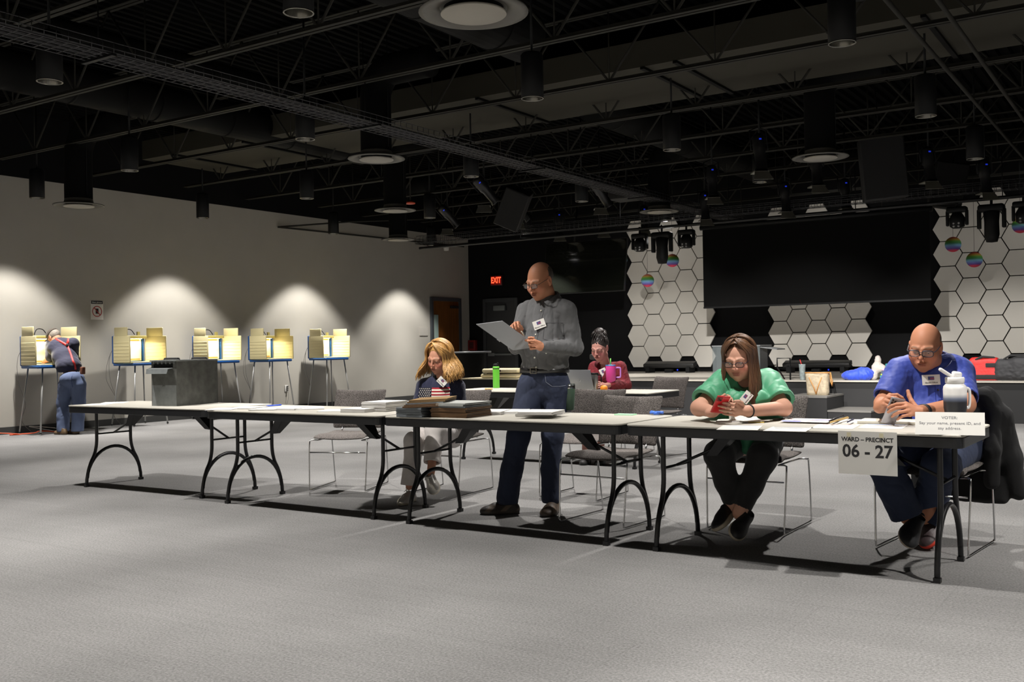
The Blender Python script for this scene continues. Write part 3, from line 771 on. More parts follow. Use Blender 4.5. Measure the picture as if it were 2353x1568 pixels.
def project(bvh, p, d, back=.3, off=.002):
    p = Vector(p); d = Vector(d).normalized(); h = bvh.ray_cast(p-d*back, d, back*2.5)
    if h[0] is None: return None
    return h[0]-d*off, h[1]
def badge(root, bvh, c, d, right, w_=.085, h_=.055, tilt=0., name='name_badge', art=True, parent=None, off=.02):
    # a flat card pinned on the chest; d looks into the body
    h = project(bvh, c, d, off=off); pos = np.array(h[0]) if h else np.array(c)
    nz = -nrm(d); x = nrm(np.array(right)-nz*np.dot(right, nz)); y = np.cross(nz, x); c_, s_ = math.cos(tilt), math.sin(tilt)
    X, Y = x*c_+y*s_, y*c_-x*s_; org = np.array(root.location); M = M4(pos-org, X, Y, nz)
    m = MB(); m.box((0,0,0), (w_,h_,.0022), 0, M)
    if art:
        m.box((0,h_*.16,.0016), (w_*.34,h_*.34,.0005), 1, M); m.box((w_*.05,h_*.08,.0019), (w_*.24,h_*.05,.0005), 2, M); m.box((w_*.05,h_*.18,.0019), (w_*.24,h_*.05,.0005), 2, M)
    o = m.build(name, [mat('badge_white', (225,222,216), .35), mat('badge_blue', (70,80,130), .5), mat('badge_red', (170,60,60), .5)], root)
    text_mesh('badge_text', 'Election Official', h_*.19, M @ Matrix.Translation((0,-h_*.28,.0015)), mat('print_black', (40,40,42), .6), o)
    return o
# ================================================================ people
def bounds(pts, pad): a = np.array(pts); return a.min(0)-pad, a.max(0)+pad
def core(chains, h=.009):
    pts = [p for c in chains for p in c[0]]; v = Vol(*bounds(pts, .2), h)
    for c, r in chains: v.chain(c, r, .03)
    return v.mesh()
def headmesh(H, neck_base, r0=.054, r1=.06, h=.0024):
    v = Vol(H.c-.17*H.s, H.c+.17*H.s, h); H.build(v)
    v.cone(H.w(0,-.028,-.05), neck_base, r0, r1, .03)
    return v.mesh()
def armmesh(el, wr, r0, r1, hd, hn, ht, L=.18, curls=None, thumb=None, sp=.05, h=.0024, up=None):
    wr = np.array(wr); el = np.array(el); lo, hi = bounds([wr, wr+nrm(hd)*L, el], .085); v = Vol(lo, hi, h if np.prod((hi-lo)) < .03 else h*1.25)
    v.cone(el, wr, r0, r1, .02)
    if up is not None: v.cone(up, el, r0*1.15, r0*1.02, .03)
    tips = hand(v, wr, hd, hn, ht, L, curls, thumb, sp); return v.mesh(), tips
def collar(root, N, B, rx, ry, h, drop, m, a0=14, flat=.02, name='collar'):
    org = np.array(root.location); vs = []; n = 36
    for i in range(n+1):
        a = math.radians(a0+(360-2*a0)*i/n); fr = max(0, math.cos(a))**2
        X, Y, Z = B[:,0], B[:,1], B[:,2]; s, c = math.sin(a), math.cos(a)
        vs.append(tuple(N+X*s*rx*1.02+Y*c*ry*1.02+Z*(-.012)-org))
        vs.append(tuple(N+X*s*rx+Y*c*ry+Z*h*(1-.55*fr)-org))
        vs.append(tuple(N+X*s*(rx+.008)+Y*c*(ry+.008)+Z*(h*(1-.55*fr)+.002)-org))
        k = 1+.75*fr; vs.append(tuple(N+X*s*(rx+flat)*1.05+Y*c*(ry+flat)*(1+.12*fr)+Z*(h*(1-.55*fr)-drop*k)-org))
    fs = [(4*i+j, 4*i+j+1, 4*i+j+5, 4*i+j+4) for i in range(n) for j in range(3)]
    return MB().add(vs, fs, 0, True).build(name, m, root, solid=.0035)
def band(root, c, B, rx, ry, h, m, name, parent=None, th=.004, n=48, a0=0, a1=360):
    org = np.array(root.location); vs = []
    for i in range(n+1):
        a = math.radians(a0+(a1-a0)*i/n)
        for z in (-h/2, h/2): vs.append(tuple(c+B[:,0]*math.sin(a)*rx+B[:,1]*math.cos(a)*ry+B[:,2]*z-org))
    fs = [(2*i, 2*i+1, 2*i+3, 2*i+2) for i in range(n)]
    return MB().add(vs, fs, 0, True).build(name, m, parent or root, solid=th)
def seam(root, bvh, pts, d, r, m, name, parent, off=.001):
    org = np.array(root.location); out = []; pts = [lerp(pts[i], pts[i+1], k/6) for i in range(len(pts)-1) for k in range(6)]+[pts[-1]] if len(pts) < 9 else pts
    for p in pts:
        h = project(bvh, p, d, off=off)
        if h: out.append(np.array(h[0])-org)
    return MB().tube(out, r, 5).build(name, m, parent) if len(out) > 1 else None
def dots(root, bvh, pts, d, r, m, name, parent):
    org = np.array(root.location)
    for p in pts:
        h = project(bvh, p, d, off=.001)
        if h: MB().sphere(np.array(h[0])-org, (r,r,r), 10, 6).build(name, m, parent)
lerp = lambda a, b, t: np.array(a)*(1-t)+np.array(b)*t
def cloth(name, rgb=(128,128,128), rough=.85, **k): return mat(name, rgb, rough, **dict(dict(bump=.12, bscale=260, var=.04, scale=30, sheen=.15), **k))
def denim(name, rgb): return mat(name, rgb, .85, var=.22, scale=7, bump=.12, bscale=400, stretch=(1,1,.5))
def skinm(name): return mat(name, (200,150,120), .58, spec=.3, vcol=True, bump=.03, bscale=300)

# ---------------------------------------------------------------- 1. standing man, grey shirt
def standing_man():
    P = Pose(7.24); r = thing('person', 'standing man in a grey button-down shirt and jeans looking down at a large grey folder', 'person', P(1225,1178)*[1,1,0])
    B = basis(dirw(-.55,.84))
    H = Head(P(1241,645,.03), head_basis(-.64,.7,.40,.03), 1.05, 1.13, 1.)
    N = P(1262,694,.0); SL = P(1303,716,.10); SR = P(1211,716,-.10)
    EL = P(1321,800,.13); WL = P(1243,797,.29); ER = P(1187,795,.03); WR = P(1193,768,.24)
    pel = P(1250,872,0)
    sk = [headmesh(H, N+[0,0,-.02], .058, .066)]
    a, _ = armmesh(lerp(EL,WL,.6), WL, .036, .03, P(1212,789,.36)-WL, -dirw(.1,-.5,-.2)+dirw(-.6,-.6,.5)*.3, dirw(-.2,.1,1), .185, [(.55,.9,.5),(.65,.95,.5),(.8,.95,.5),(.9,1.,.5)], [(.7,.25,-.5),(.85,-.05,-.4),(.9,-.2,-.2)])
    sk.append(a)
    a, _ = armmesh(lerp(ER,WR,.6), WR, .034, .029, P(1187,755,.27)-WR, dirw(-.3,.9,-.2), dirw(.9,.2,.3), .18, [(.8,.8,.5),(.9,.9,.5),(1.,1.,.5),(1.1,1.,.5)], [(.8,.4,.4),(.9,.1,.4),(.9,-.1,.4)])
    sk.append(a)
    sk.append(core([([N, P(1257,760), pel], [.05,.1,.1]), ([SL,EL,WL],[.03,.028,.025]), ([SR,ER,WR],[.03,.028,.025]), ([pel,P(1190,1000),P(1166,1150)],[.06,.05,.04]), ([pel,P(1270,1000),P(1267,1145)],[.06,.05,.04])]))
    body = mk('body', join_pq(sk), skinm('skin_a'), r, H.color((172,118,90), (126,68,56), brow=(120,95,75)))
    H.eyes(r)
    # hair: a dark band around the back and sides of a bald head
    v = Vol(H.c-.14, H.c+.14, .0026); v.ell(H.w(0,-.02,.03), np.array((.0785,.0995,.086))*H.s, H.B, .004); v.displace(folds(.003, 90, (1,1,.3), 4), .012)
    v.plane_cut(H.w(0,-.006,.0), H.B@nrm([0,1,.3])); v.plane_cut(H.w(0,-.05,.08), H.B@nrm([0,.25,1])); v.plane_cut(H.w(0,0,-.05), H.B@nrm([0,0,-1]))
    mk('hair', v.mesh(), mat('hair_dark_grey', (52,44,38), .6, bump=.6, bscale=150, stretch=(1,1,.2)), r)
    H.glasses(r, (38,30,28), .052, .03)
    # shirt
    v = Vol(*bounds([SL,SR,EL,ER,WL,pel,N], .17), .0052)
    v.ell(P(1256,742,.0), (.185,.122,.15), B, .02); v.ell(P(1252,805,.04), (.192,.152,.15), B, .06); v.ell(P(1252,842,.01), (.185,.145,.07), B, .05)
    v.cone(SL, SR, .066, .066, .05); v.cone(lerp(SL,N,.4)+[0,0,.02], lerp(SR,N,.4)+[0,0,.02], .055, .055, .05); v.cone(N+[0,0,-.03], N+[0,0,.006], .085, .076, .04)
    v.ell(P(1248,770,.1), (.12,.06,.1), B, .06)
    for S_, E_, W_, q in ((SL,EL,WL,1), (SR,ER,WR,1)):
        v.cone(S_, lerp(S_,E_,.5), .074, .068, .03); v.cone(lerp(S_,E_,.5), E_, .068, .057, .01); v.cone(E_, lerp(E_,W_,.86), .057, .042, .03); v.cone(lerp(E_,W_,.84), lerp(E_,W_,.95), .041, .036, .01)
    v.displace(folds(.016, 16, (1,1,.5), 3), .035); v.displace(folds(.006, 40, (1,1,.8), 8), .02)
    def hem(Pq): return np.zeros(len(Pq))
    v.plane_cut(P(1251,855,0), np.array([0,0,-1.])+.03*B[:,1]); v.cone(N+[0,0,.0], N+[0,0,.2], .06, .06, .006, 's')
    SH = cloth('shirt_grey', (74,74,75), .85)
    sh = mk('shirt', v.mesh(), SH, r); bv = bvh_of([sh]); d = -B[:,1]
    NB = basis(nrm(B[:,1]*.93-np.array([0,0,.35])), nrm(np.array([0,0,1.])+B[:,1]*.35))
    collar(r, N+B[:,1]*.012+[0,0,.008], NB, .074, .08, .04, .05, SH, 10)
    top = N+B[:,1]*.05+[0,0,-.03]; bot = P(1240,848,.1)
    seam(r, bv, [lerp(top, bot, t)+B[:,0]*-.018 for t in np.linspace(.05,1,26)], d, .0014, mat('seam_grey', (70,70,72), .8), 'placket', sh)
    dots(r, bv, [lerp(top, bot, t) for t in (.08,.27,.46,.64,.82,.97)], d, .0065, mat('button', (190,188,176), .4), 'button', sh)
    pc = P(1285,762,.1); px_, pz_ = -B[:,0], np.array([0,0,1.])
    seam(r, bv, [pc+px_*a_+pz_*b_ for a_, b_ in [(-.055,.06),(.055,.06),(.055,-.05),(0,-.068),(-.055,-.05),(-.055,.06)] for _ in (0,)], d, .0013, mat('seam_grey'), 'pocket', sh)
    dots(r, bv, [P(1209,783,.3), P(1253,812,.3)], dirw(.1,-1), .006, mat('button'), 'button', sh)
    badge(r, bv, P(1242,747,.12), dirw(.25,-.95,-.1), dirw(1,.2,0), .088, .062, .32)
    # trousers
    v = Vol(*bounds([P(1166,1160),P(1290,850),P(1267,1160),P(1200,860)], .17), .0058)
    v.ell(P(1251,868,0), (.178,.135,.1), B, .02); v.ell(P(1253,895,-.02), (.176,.135,.1), B, .05)
    for c_, rr in (([P(1222,890,.0),P(1192,1000,.03),P(1176,1080,.02),P(1166,1146,.01)],[.11,.083,.078,.082]), ([P(1278,890,.02),P(1270,1000,.04),P(1266,1080,.0),P(1266,1144,.0)],[.105,.078,.07,.072])): v.chain(c_, rr, .03)
    v.displace(folds(.006, 18, (1,1,.7), 12), .03); v.displace(folds(.004, 40, (1,1,1.4), 15), .02)
    v.plane_cut(P(1251,849,0), [0,0,1]); v.plane_cut(P(1200,1157,0), [0,0,-1])
    DN = denim('denim_dark', (28,36,58)); tr = mk('trousers', v.mesh(), DN, r); bt = bvh_of([tr])
    seam(r, bt, [P(x, y, .1) for x, y in [(1252,862),(1254,878),(1268,888),(1288,888),(1300,886)]], dirw(0,-1), .0016, mat('stitch', (120,125,140), .8), 'pocket_stitching', tr)
    Bb = B; bl = band(r, P(1251,851,0), Bb, .187, .147, .036, mat('belt_black', (18,17,17), .35), 'belt')
    bk = project(bt, P(1222,852,.1), dirw(.3,-1), off=.012); q = np.array(bk[0]) if bk else P(1220,851,.15)
    q = P(1251,851,0)+B[:,1]*.152; m = MB(); M = M4(q-np.array(r.location), -B[:,0], [0,0,1], B[:,1])
    for a_, b_ in (((0,.02,0),(.05,.004,.004)),((0,-.02,0),(.05,.004,.004)),((-.025,0,0),(.004,.044,.004)),((.025,0,0),(.004,.044,.004)),((0,0,.002),(.03,.003,.003))): m.box(a_, b_, 0, M)
    m.build('buckle', mat('buckle_metal', (150,145,135), .3, metal=1), bl)
    def ex(Lc, C, L):
        g = sstep(.25,.5,np.sin(Lc[:,1]*55+Lc[:,2]*60))*sstep(.02,.03,Lc[:,2])*sstep(.075,.06,Lc[:,2]); return C*(1-.5*g[:,None])+np.array(lin((120,100,80)))*.5*g[:,None]
    shoe(r, P(1192,1170,.0)*[1,1,0], P(1106,1176,.02)*[1,1,0], W=.052, upper=(44,38,36), sole=(50,44,40), extra=ex, laces=(150,140,125))
    shoe(r, P(1277,1162,-.06)*[1,1,0], P(1254,1182,.2)*[1,1,0], W=.052, upper=(66,54,44), sole=(48,42,38), extra=ex, laces=(120,110,95))
    # the folder he holds and his pen
    A, Bq, Dd = P(1094,746,.50), P(1155,738,.43), P(1179,806,.30)
    ax, ay = Bq-A, Dd-A; nz = nrm(np.cross(ax, ay)); 
    t = thing('folder', 'large flat grey folder held open by the standing man', 'folder', A)
    MB().add([(0,0,0), ax, ax+ay, ay]+[tuple(np.array(q_)+nz*.009) for q_ in ([0,0,0], ax, ax+ay, ay)], [(0,1,2,3),(7,6,5,4),(0,4,5,1),(1,5,6,2),(2,6,7,3),(3,7,4,0)]).build('cover', mat('folder_grey', (135,137,140), .5, var=.03, scale=8), t, bevel=.003)
    k = ay*.55-nz*.004; MB().tube([k, k+ay*.05, k+ay*.06-nz*.012], .004, 8).build('clasp', mat('clasp', (150,150,150), .4), t)
    tag(MB().tube([P(1198,762,.38), P(1205,772,.33)], .0045, 8).build('pen', mat('pen_pale', (170,165,150), .3)), 'pen held in the right hand of the standing man', 'pen')
    return r
standing_man()

# ---------------------------------------------------------------- 2. woman in green
def green_woman():
    P = Pose(6.12); r = thing('person', 'seated woman in a green blouse with long brown hair holding a red phone', 'person', P(1720,1200)*[1,1,0])
    B = basis(nrm(dirw(-.12,.97)-np.array([0,0,.25])), (0,0,1))
    H = Head(P(1699,823,.06), head_basis(-.5,.85,.36,.0), 1.02, 1.12, .95, True)
    N = P(1712,880,-.05); SL = P(1766,880,-.02); SR = P(1663,880,-.02)
    EL = P(1801,938,.16); WL = P(1715,945,.38); ER = P(1606,938,.14); WR = P(1638,947,.30)
    pel = P(1726,1015,-.30)
    kR, kL = P(1652,1046,.12), P(1752,1052,.12); aR, aL = P(1687,1168,.08), P(1699,1180,.16)
    sk = [headmesh(H, N+[0,0,.0], .052, .062)]
    cr = [(.5,.75,.35),(.55,.8,.35),(.6,.85,.4),(.65,.9,.4)]
    a, _ = armmesh(EL, WL, .044, .033, P(1668,941,.45)-WL, dirw(0,-.9,-.1), dirw(0,.1,1), .178, [(.35,.55,.25),(.35,.6,.3),(.4,.6,.3),(.45,.65,.3)], [(.75,.6,-.3),(.9,.2,-.3),(1,.0,-.1)], up=SL); sk.append(a)
    a, _ = armmesh(ER, WR, .044, .033, P(1664,938,.30)-WR, dirw(.6,-.3,.5), dirw(0,.5,.8), .172, [(.5,.9,.5)]*4, [(.7,.6,.2),(.7,.6,.1),(.8,.4,0)], up=SR); sk.append(a)
    v = Vol(*bounds([N,SL,SR,P(1715,940)], .2), .005); v.ell(P(1714,925,-.06), (.15,.10,.16), B, .02); v.cone(SL, SR, .05, .05, .05); v.cone(N+[0,0,-.04], N+[0,0,.06], .075, .055, .04); sk.append(v.mesh())
    sk.append(core([([P(1714,930,-.06),pel],[.08,.1]), ([pel,kR,aR],[.07,.055,.042]), ([pel,kL,aL],[.07,.055,.042])], .007))
    mk('body', join_pq(sk), skinm('skin_b'), r, H.color((196,148,126), (150,76,72), brow=(110,80,60), cheek=(215,110,100), blush=.5)); H.eyes(r, (80,90,90))
    H.glasses(r, (32,28,40), .047, .031, r=.0018, thick=.0026)
    # hair
    v = Vol(H.c-.2, H.c+.2, .004); v.ell(H.w(0,-.026,.04), np.array((.083,.1,.092))*H.s, H.B, .01); v.displace(folds(.0035, 70, (1,1,.3), 2), .02)
    v.cone(H.w(0,-.06,.02), H.w(0,-.07,-.12), .07, .055, .04)
    v.local_cut(H.c-.2, H.c+.2, H.w(0,.066,.06), H.B@nrm([0,1,-.30]))
    v.ell(H.w(0,.085,-.015), np.array((.056,.075,.1))*H.s, H.B, .012, 's')
    hm = mat('hair_brown', (92,64,44), .42, var=.3, scale=60, stretch=(1,1,.12), bump=.3, bscale=120)
    h_ = mk('hair', v.mesh(), hm, r)
    chest = P(1712,925,.08)
    strands('hair_strands', long_hair(H, 700, .31, open_=46, rx=.096, ry=.104, seed=3, wave=.006, flare=.12, tuck=.05), .0042, hm, h_)
    # blouse
    v = Vol(*bounds([SL,SR,EL,ER,pel,N,P(1714,1045,.05)], .17), .0055)
    v.ell(P(1714,915,-.05), (.20,.145,.15), B, .02); v.ell(P(1716,950,-.06), (.225,.16,.15), B, .05); v.ell(P(1722,990,-.16), (.23,.17,.12), None, .05)
    v.cone(P(1722,1000,-.05), P(1716,1034,.02), .07, .03, .05)
    v.ell(P(1690,925,.09), (.085,.07,.08), None, .05); v.ell(P(1742,925,.09), (.085,.07,.08), None, .05)
    v.cone(SL, SR, .075, .075, .05); v.cone(N+[0,0,-.05], lerp(SL,N,.5)+[0,0,.01], .07, .06, .04); v.cone(N+[0,0,-.05], lerp(SR,N,.5)+[0,0,.01], .07, .06, .04)
    for S_, E_ in ((SL,EL),(SR,ER)):
        e1 = lerp(S_,E_,.76); v.cone(S_+[0,0,.012], lerp(S_,E_,.3)+[0,0,.006], .078, .08, .02); v.cone(lerp(S_,E_,.3), e1, .08, .094, .02)
    v.displace(folds(.012, 15, (1.6,1.6,.18), 23), .04); v.displace(folds(.003, 30, (1.2,1.2,.4), 25), .02)
    for S_, E_ in ((SL,EL),(SR,ER)):
        e1 = lerp(S_,E_,.68); dd = nrm(E_-S_); v.cone(e1, E_+dd*.1, .064, .08, .006, 's'); v.local_cut(e1-.13, e1+.13, lerp(S_,E_,.78), dd)
    # V neck
    v.cone(N+B[:,1]*.02+[0,0,.06], P(1712,905,.22), .062, .012, .01, 's')
    GR = mat('blouse_green', (62,140,102), .55, sheen=.15, bump=.06, bscale=300)
    bl = mk('blouse', v.mesh(), GR, r); bv = bvh_of([bl])
    seam(r, bv, [P(1711,y,.2) for y in range(912,950,3)], dirw(0,-1), .003, mat('seam_green', (36,105,76), .5), 'placket', bl)
    badge(r, bv, P(1714,914,.15), dirw(0,-1,-.15), dirw(1,0,0), .07, .052, .85)
    # trousers
    v = Vol(*bounds([pel,kR,kL,aR,aL], .17), .006); v.ell(pel+[0,0,-.0], (.2,.17,.11), None, .03)
    hR, hL = P(1688,1015,-.2), P(1762,1015,-.2)
    v.chain([hR,kR,lerp(kR,aR,.5),lerp(kR,aR,.84)], [.105,.087,.07,.058], .03); v.chain([hL,kL,lerp(kL,aL,.5),lerp(kL,aL,.88)], [.105,.087,.07,.058], .03)
    v.displace(folds(.004, 25, (1,1,1), 5), .02)
    for k_, a_, f_ in ((kR,aR,.82),(kL,aL,.86)): v.cone(lerp(k_,a_,f_+.02), a_, .05, .075, .004, 's')
    mk('trousers', v.mesh(), cloth('trousers_black', (20,20,21)), r)
    shoe(r, P(1690,1178,.02), P(1648,1222,.22)-[0,0,.0], up=nrm(dirw(-.6,.25,.75)), W=.045, H=.07, upper=(26,25,26), sole=(176,166,148), solez=.03)
    shoe(r, P(1712,1190,.10), P(1683,1240,.30), up=nrm(dirw(.55,.25,.8)), W=.045, H=.07, upper=(28,27,28), sole=(176,166,148), solez=.03)
    w_ = nrm(EL-WL); Bw = basis(w_, (0,0,1)); Bw = np.stack([Bw[:,0], Bw[:,2], Bw[:,1]], 1); band(r, WL+w_*.022, Bw, .037, .037, .007, mat('hair_tie', (22,22,24), .6), 'wrist_band', th=.006)
    hv = bvh_of([o for o in r.children if o.name.startswith('body')])
    # phone
    C = P(1655,930,.40); X = dirw(.98,-.1,-.12); Z = nrm(dirw(.05,.62,-.7)); Z = nrm(Z-X*np.dot(Z, X)); Y = np.cross(Z, X); M = M4(np.zeros(3), X, Y, Z)
    t = thing('phone', 'red mobile phone held by the woman in the green blouse', 'phone', C)
    MB().rbox((0,0,0), (.076,.15,.010), .0045, 0, M).build('case', mat('phone_red', (190,38,40), .25), t)
    MB().rbox((-.02,.052,.006), (.03,.032,.004), .0018, 0, M).build('camera_bump', mat('phone_red_dark', (120,28,30), .25), t)
    for q in ((-.026,.058),(-.014,.046)): MB().lathe([(.0055,0),(.0055,.0015),(.004,.002),(0,.0018)], seg=14, M=M @ Matrix.Translation((q[0],q[1],.0078))).build('lens', mat('lens_black', (15,15,18), .1), t)
green_woman()

# ---------------------------------------------------------------- 3. man in blue
def blue_man():
    P = Pose(5.78); r = thing('person', 'seated bald man in a royal blue polo shirt using a silver phone', 'person', P(2140,1240)*[1,1,0])
    B = basis(nrm(dirw(-.25,.95)-np.array([0,0,.2])), (0,0,1))
    H = Head(P(2126,797,.04), head_basis(-.56,.82,.33,.06), 1.06, 1.1, 1.05)
    N = P(2145,842,-.06); SL = P(2204,855,-.02); SR = P(2068,855,-.04)
    EL = P(2218,930,.18); WL = P(2118,946,.43); ER = P(2030,928,.06); WR = P(2023,935,.27)
    pel = P(2165,1015,-.25)
    kR, kL = P(2030,1060,.10), P(2160,1075,.20); aR, aL = P(2085,1190,.12), P(2125,1190,.0)
    sk = [headmesh(H, N+[0,0,.0], .066, .074)]
    a, _ = armmesh(EL, WL, .05, .034, P(2084,941,.46)-WL, dirw(-.25,-.3,.5), dirw(-.35,-.4,.9), .195, [(.5,.6,.3),(.55,.7,.3),(.6,.75,.35),(.6,.8,.35)], [(.25,.9,.2),(.1,1,.1),(.05,1,-.1)], up=SL); sk.append(a)
    a, _ = armmesh(ER, WR, .046, .034, P(2036,922,.34)-WR, dirw(.75,-.4,-.2), dirw(.5,.3,.8), .195, [(.6,.9,.5),(.7,.9,.5),(.8,1,.5),(.9,1,.5)], [(.8,.5,.2),(.9,.1,.5),(.8,-.1,.5)], up=SR); sk.append(a)
    sk.append(core([([N,P(2140,930,-.06),pel],[.06,.1,.1]), ([pel,kR,aR],[.07,.055,.042]), ([pel,kL,aL],[.07,.055,.042])], .009))
    mk('body', join_pq(sk), skinm('skin_c'), r, H.color((178,122,94), (140,74,64), brow=(120,98,80), blush=.45)); H.eyes(r)
    H.glasses(r, (40,44,56), .056, .034, r=.0019, thick=.0032)
    v = Vol(H.c-.14, H.c+.14, .0026); v.ell(H.w(0,-.02,.03), np.array((.078,.099,.086))*H.s, H.B, .004); v.displace(folds(.0016, 110, (1,1,.3), 4), .012)
    v.plane_cut(H.w(0,.008,.0), H.B@nrm([0,1,.25])); v.plane_cut(H.w(0,-.05,.062), H.B@nrm([0,.25,1])); v.plane_cut(H.w(0,0,-.05), H.B@nrm([0,0,-1]))
    mk('hair', v.mesh(), mat('hair_grey', (112,98,84), .7, bump=.6, bscale=150, stretch=(1,1,.2)), r)
    v = Vol(*bounds([SL,SR,EL,ER,pel,N], .18), .0055)
    v.ell(P(2139,898,-.05), (.20,.14,.17), B, .02); v.ell(P(2142,960,-.02), (.205,.175,.15), B, .06); v.ell(P(2152,1000,-.14), (.2,.17,.1), None, .05)
    v.cone(SL, SR, .078, .076, .05); v.cone(lerp(SL,N,.35)+[0,0,.035], lerp(SR,N,.35)+[0,0,.03], .058, .058, .05); v.cone(N+[0,0,-.03], N+[0,0,.012], .09, .082, .04)
    for S_, E_ in ((SL,EL),(SR,ER)): v.cone(S_, lerp(S_,E_,.8), .08, .08, .03)
    v.displace(folds(.009, 14, (1.3,1.3,.3), 31), .035); v.displace(folds(.004, 44, (1.2,1.2,.7), 33), .02)
    for S_, E_ in ((SL,EL),(SR,ER)):
        dd = nrm(E_-S_); v.cone(lerp(S_,E_,.74), E_+dd*.1, .066, .085, .006, 's'); v.local_cut(lerp(S_,E_,.86)-.12, lerp(S_,E_,.86)+.12, lerp(S_,E_,.83), dd)
    v.cone(N, N+[0,0,.2], .066, .066, .006, 's')
    BL = cloth('polo_blue', (42,62,150), .6, var=.0)
    sh = mk('polo_shirt', v.mesh(), BL, r); bv = bvh_of([sh]); d = -B[:,1]
    NB = basis(nrm(B[:,1]*.93-np.array([0,0,.3])), nrm(np.array([0,0,1.])+B[:,1]*.45))
    collar(r, N+B[:,1]*.035+[0,0,.022], NB, .086, .094, .035, .062, BL, 14, flat=.028)
    top = N+B[:,1]*.06+[0,0,-.05]
    for q in (-.015, .015): seam(r, bv, [top+[0,0,-z]-B[:,0]*q for z in np.linspace(.02,.17,14)], d, .0016, mat('seam_blue', (24,44,130), .6), 'placket', sh)
    dots(r, bv, [top+[0,0,-z] for z in (.05,.13)], d, .006, mat('button_dark', (60,55,60), .4), 'button', sh)
    badge(r, bv, P(2141,873,.1), dirw(.05,-1,-.1), dirw(1,.1,.0), .1, .058, .03)
    v = Vol(*bounds([pel,kR,kL,aR,aL], .17), .006); v.ell(pel, (.2,.18,.12), None, .03)
    hR, hL = P(2110,1012,-.15), P(2205,1030,-.18)
    v.chain([hR,kR,lerp(kR,aR,.5),lerp(kR,aR,.95)], [.12,.098,.092,.09], .03); v.chain([pel,hL,kL,lerp(kL,aL,.5),lerp(kL,aL,.95)], [.14,.125,.1,.09,.084], .03)
    v.displace(folds(.007, 20, (1,1,1), 5), .02); dd = nrm(aR-kR); v.local_cut(aR-.14, aR+.14, lerp(kR,aR,.98), dd); dd = nrm(aL-kL); v.local_cut(aL-.1, aL+.1, lerp(kL,aL,1.), dd)
    mk('trousers', v.mesh(), denim('denim_navy', (30,40,64)), r)
    def ex(Lc, C, L):
        g = sstep(-.01,-.03,Lc[:,0])*sstep(.03,.02,Lc[:,2]); return C*(1-g[:,None])+np.array(lin((215,52,36)))*g[:,None]
    shoe(r, P(2096,1200,.06), P(2078,1256,.30), up=nrm(dirw(.5,.5,.8)), W=.05, H=.075, upper=(24,24,27), sole=(190,176,160), solez=.02)
    shoe(r, P(2158,1196,-.1), P(2132,1262,.08), up=nrm(dirw(-.75,.5,.5)), W=.052, H=.075, upper=(58,46,48), sole=(205,60,40), solez=.03, extra=None)
    w_ = nrm(EL-WL); Bw = basis(w_, (0,0,1)); Bw = np.stack([Bw[:,0], Bw[:,2], Bw[:,1]], 1); band(r, WL+w_*.02, Bw, .039, .036, .022, mat('watch_band', (40,40,44), .5), 'watch', th=.005)
    C = P(2052,945,.39); X = dirw(.97,-.1,-.25); Z = nrm(dirw(-.05,.85,-.3)); Z = nrm(Z-X*np.dot(Z, X)); Y = np.cross(Z, X); M = M4(np.zeros(3), X, Y, Z)
    t = thing('phone', 'silver mobile phone in a clear case held by the man in the blue polo', 'phone', C)
    MB().rbox((0,0,0), (.078,.155,.010), .0045, 0, M).build('case', mat('phone_silver', (165,162,166), .25, metal=.4), t)
    MB().rbox((-.02,.055,.006), (.034,.034,.004), .0018, 0, M).build('camera_bump', mat('phone_silver2', (130,128,132), .3, metal=.4), t)
    for q in ((-.028,.063),(-.028,.047),(-.012,.055)): MB().lathe([(.006,0),(.006,.0015),(.0045,.002),(0,.0018)], seg=14, M=M @ Matrix.Translation((q[0],q[1],.0078))).build('lens', mat('lens_black'), t)
blue_man()

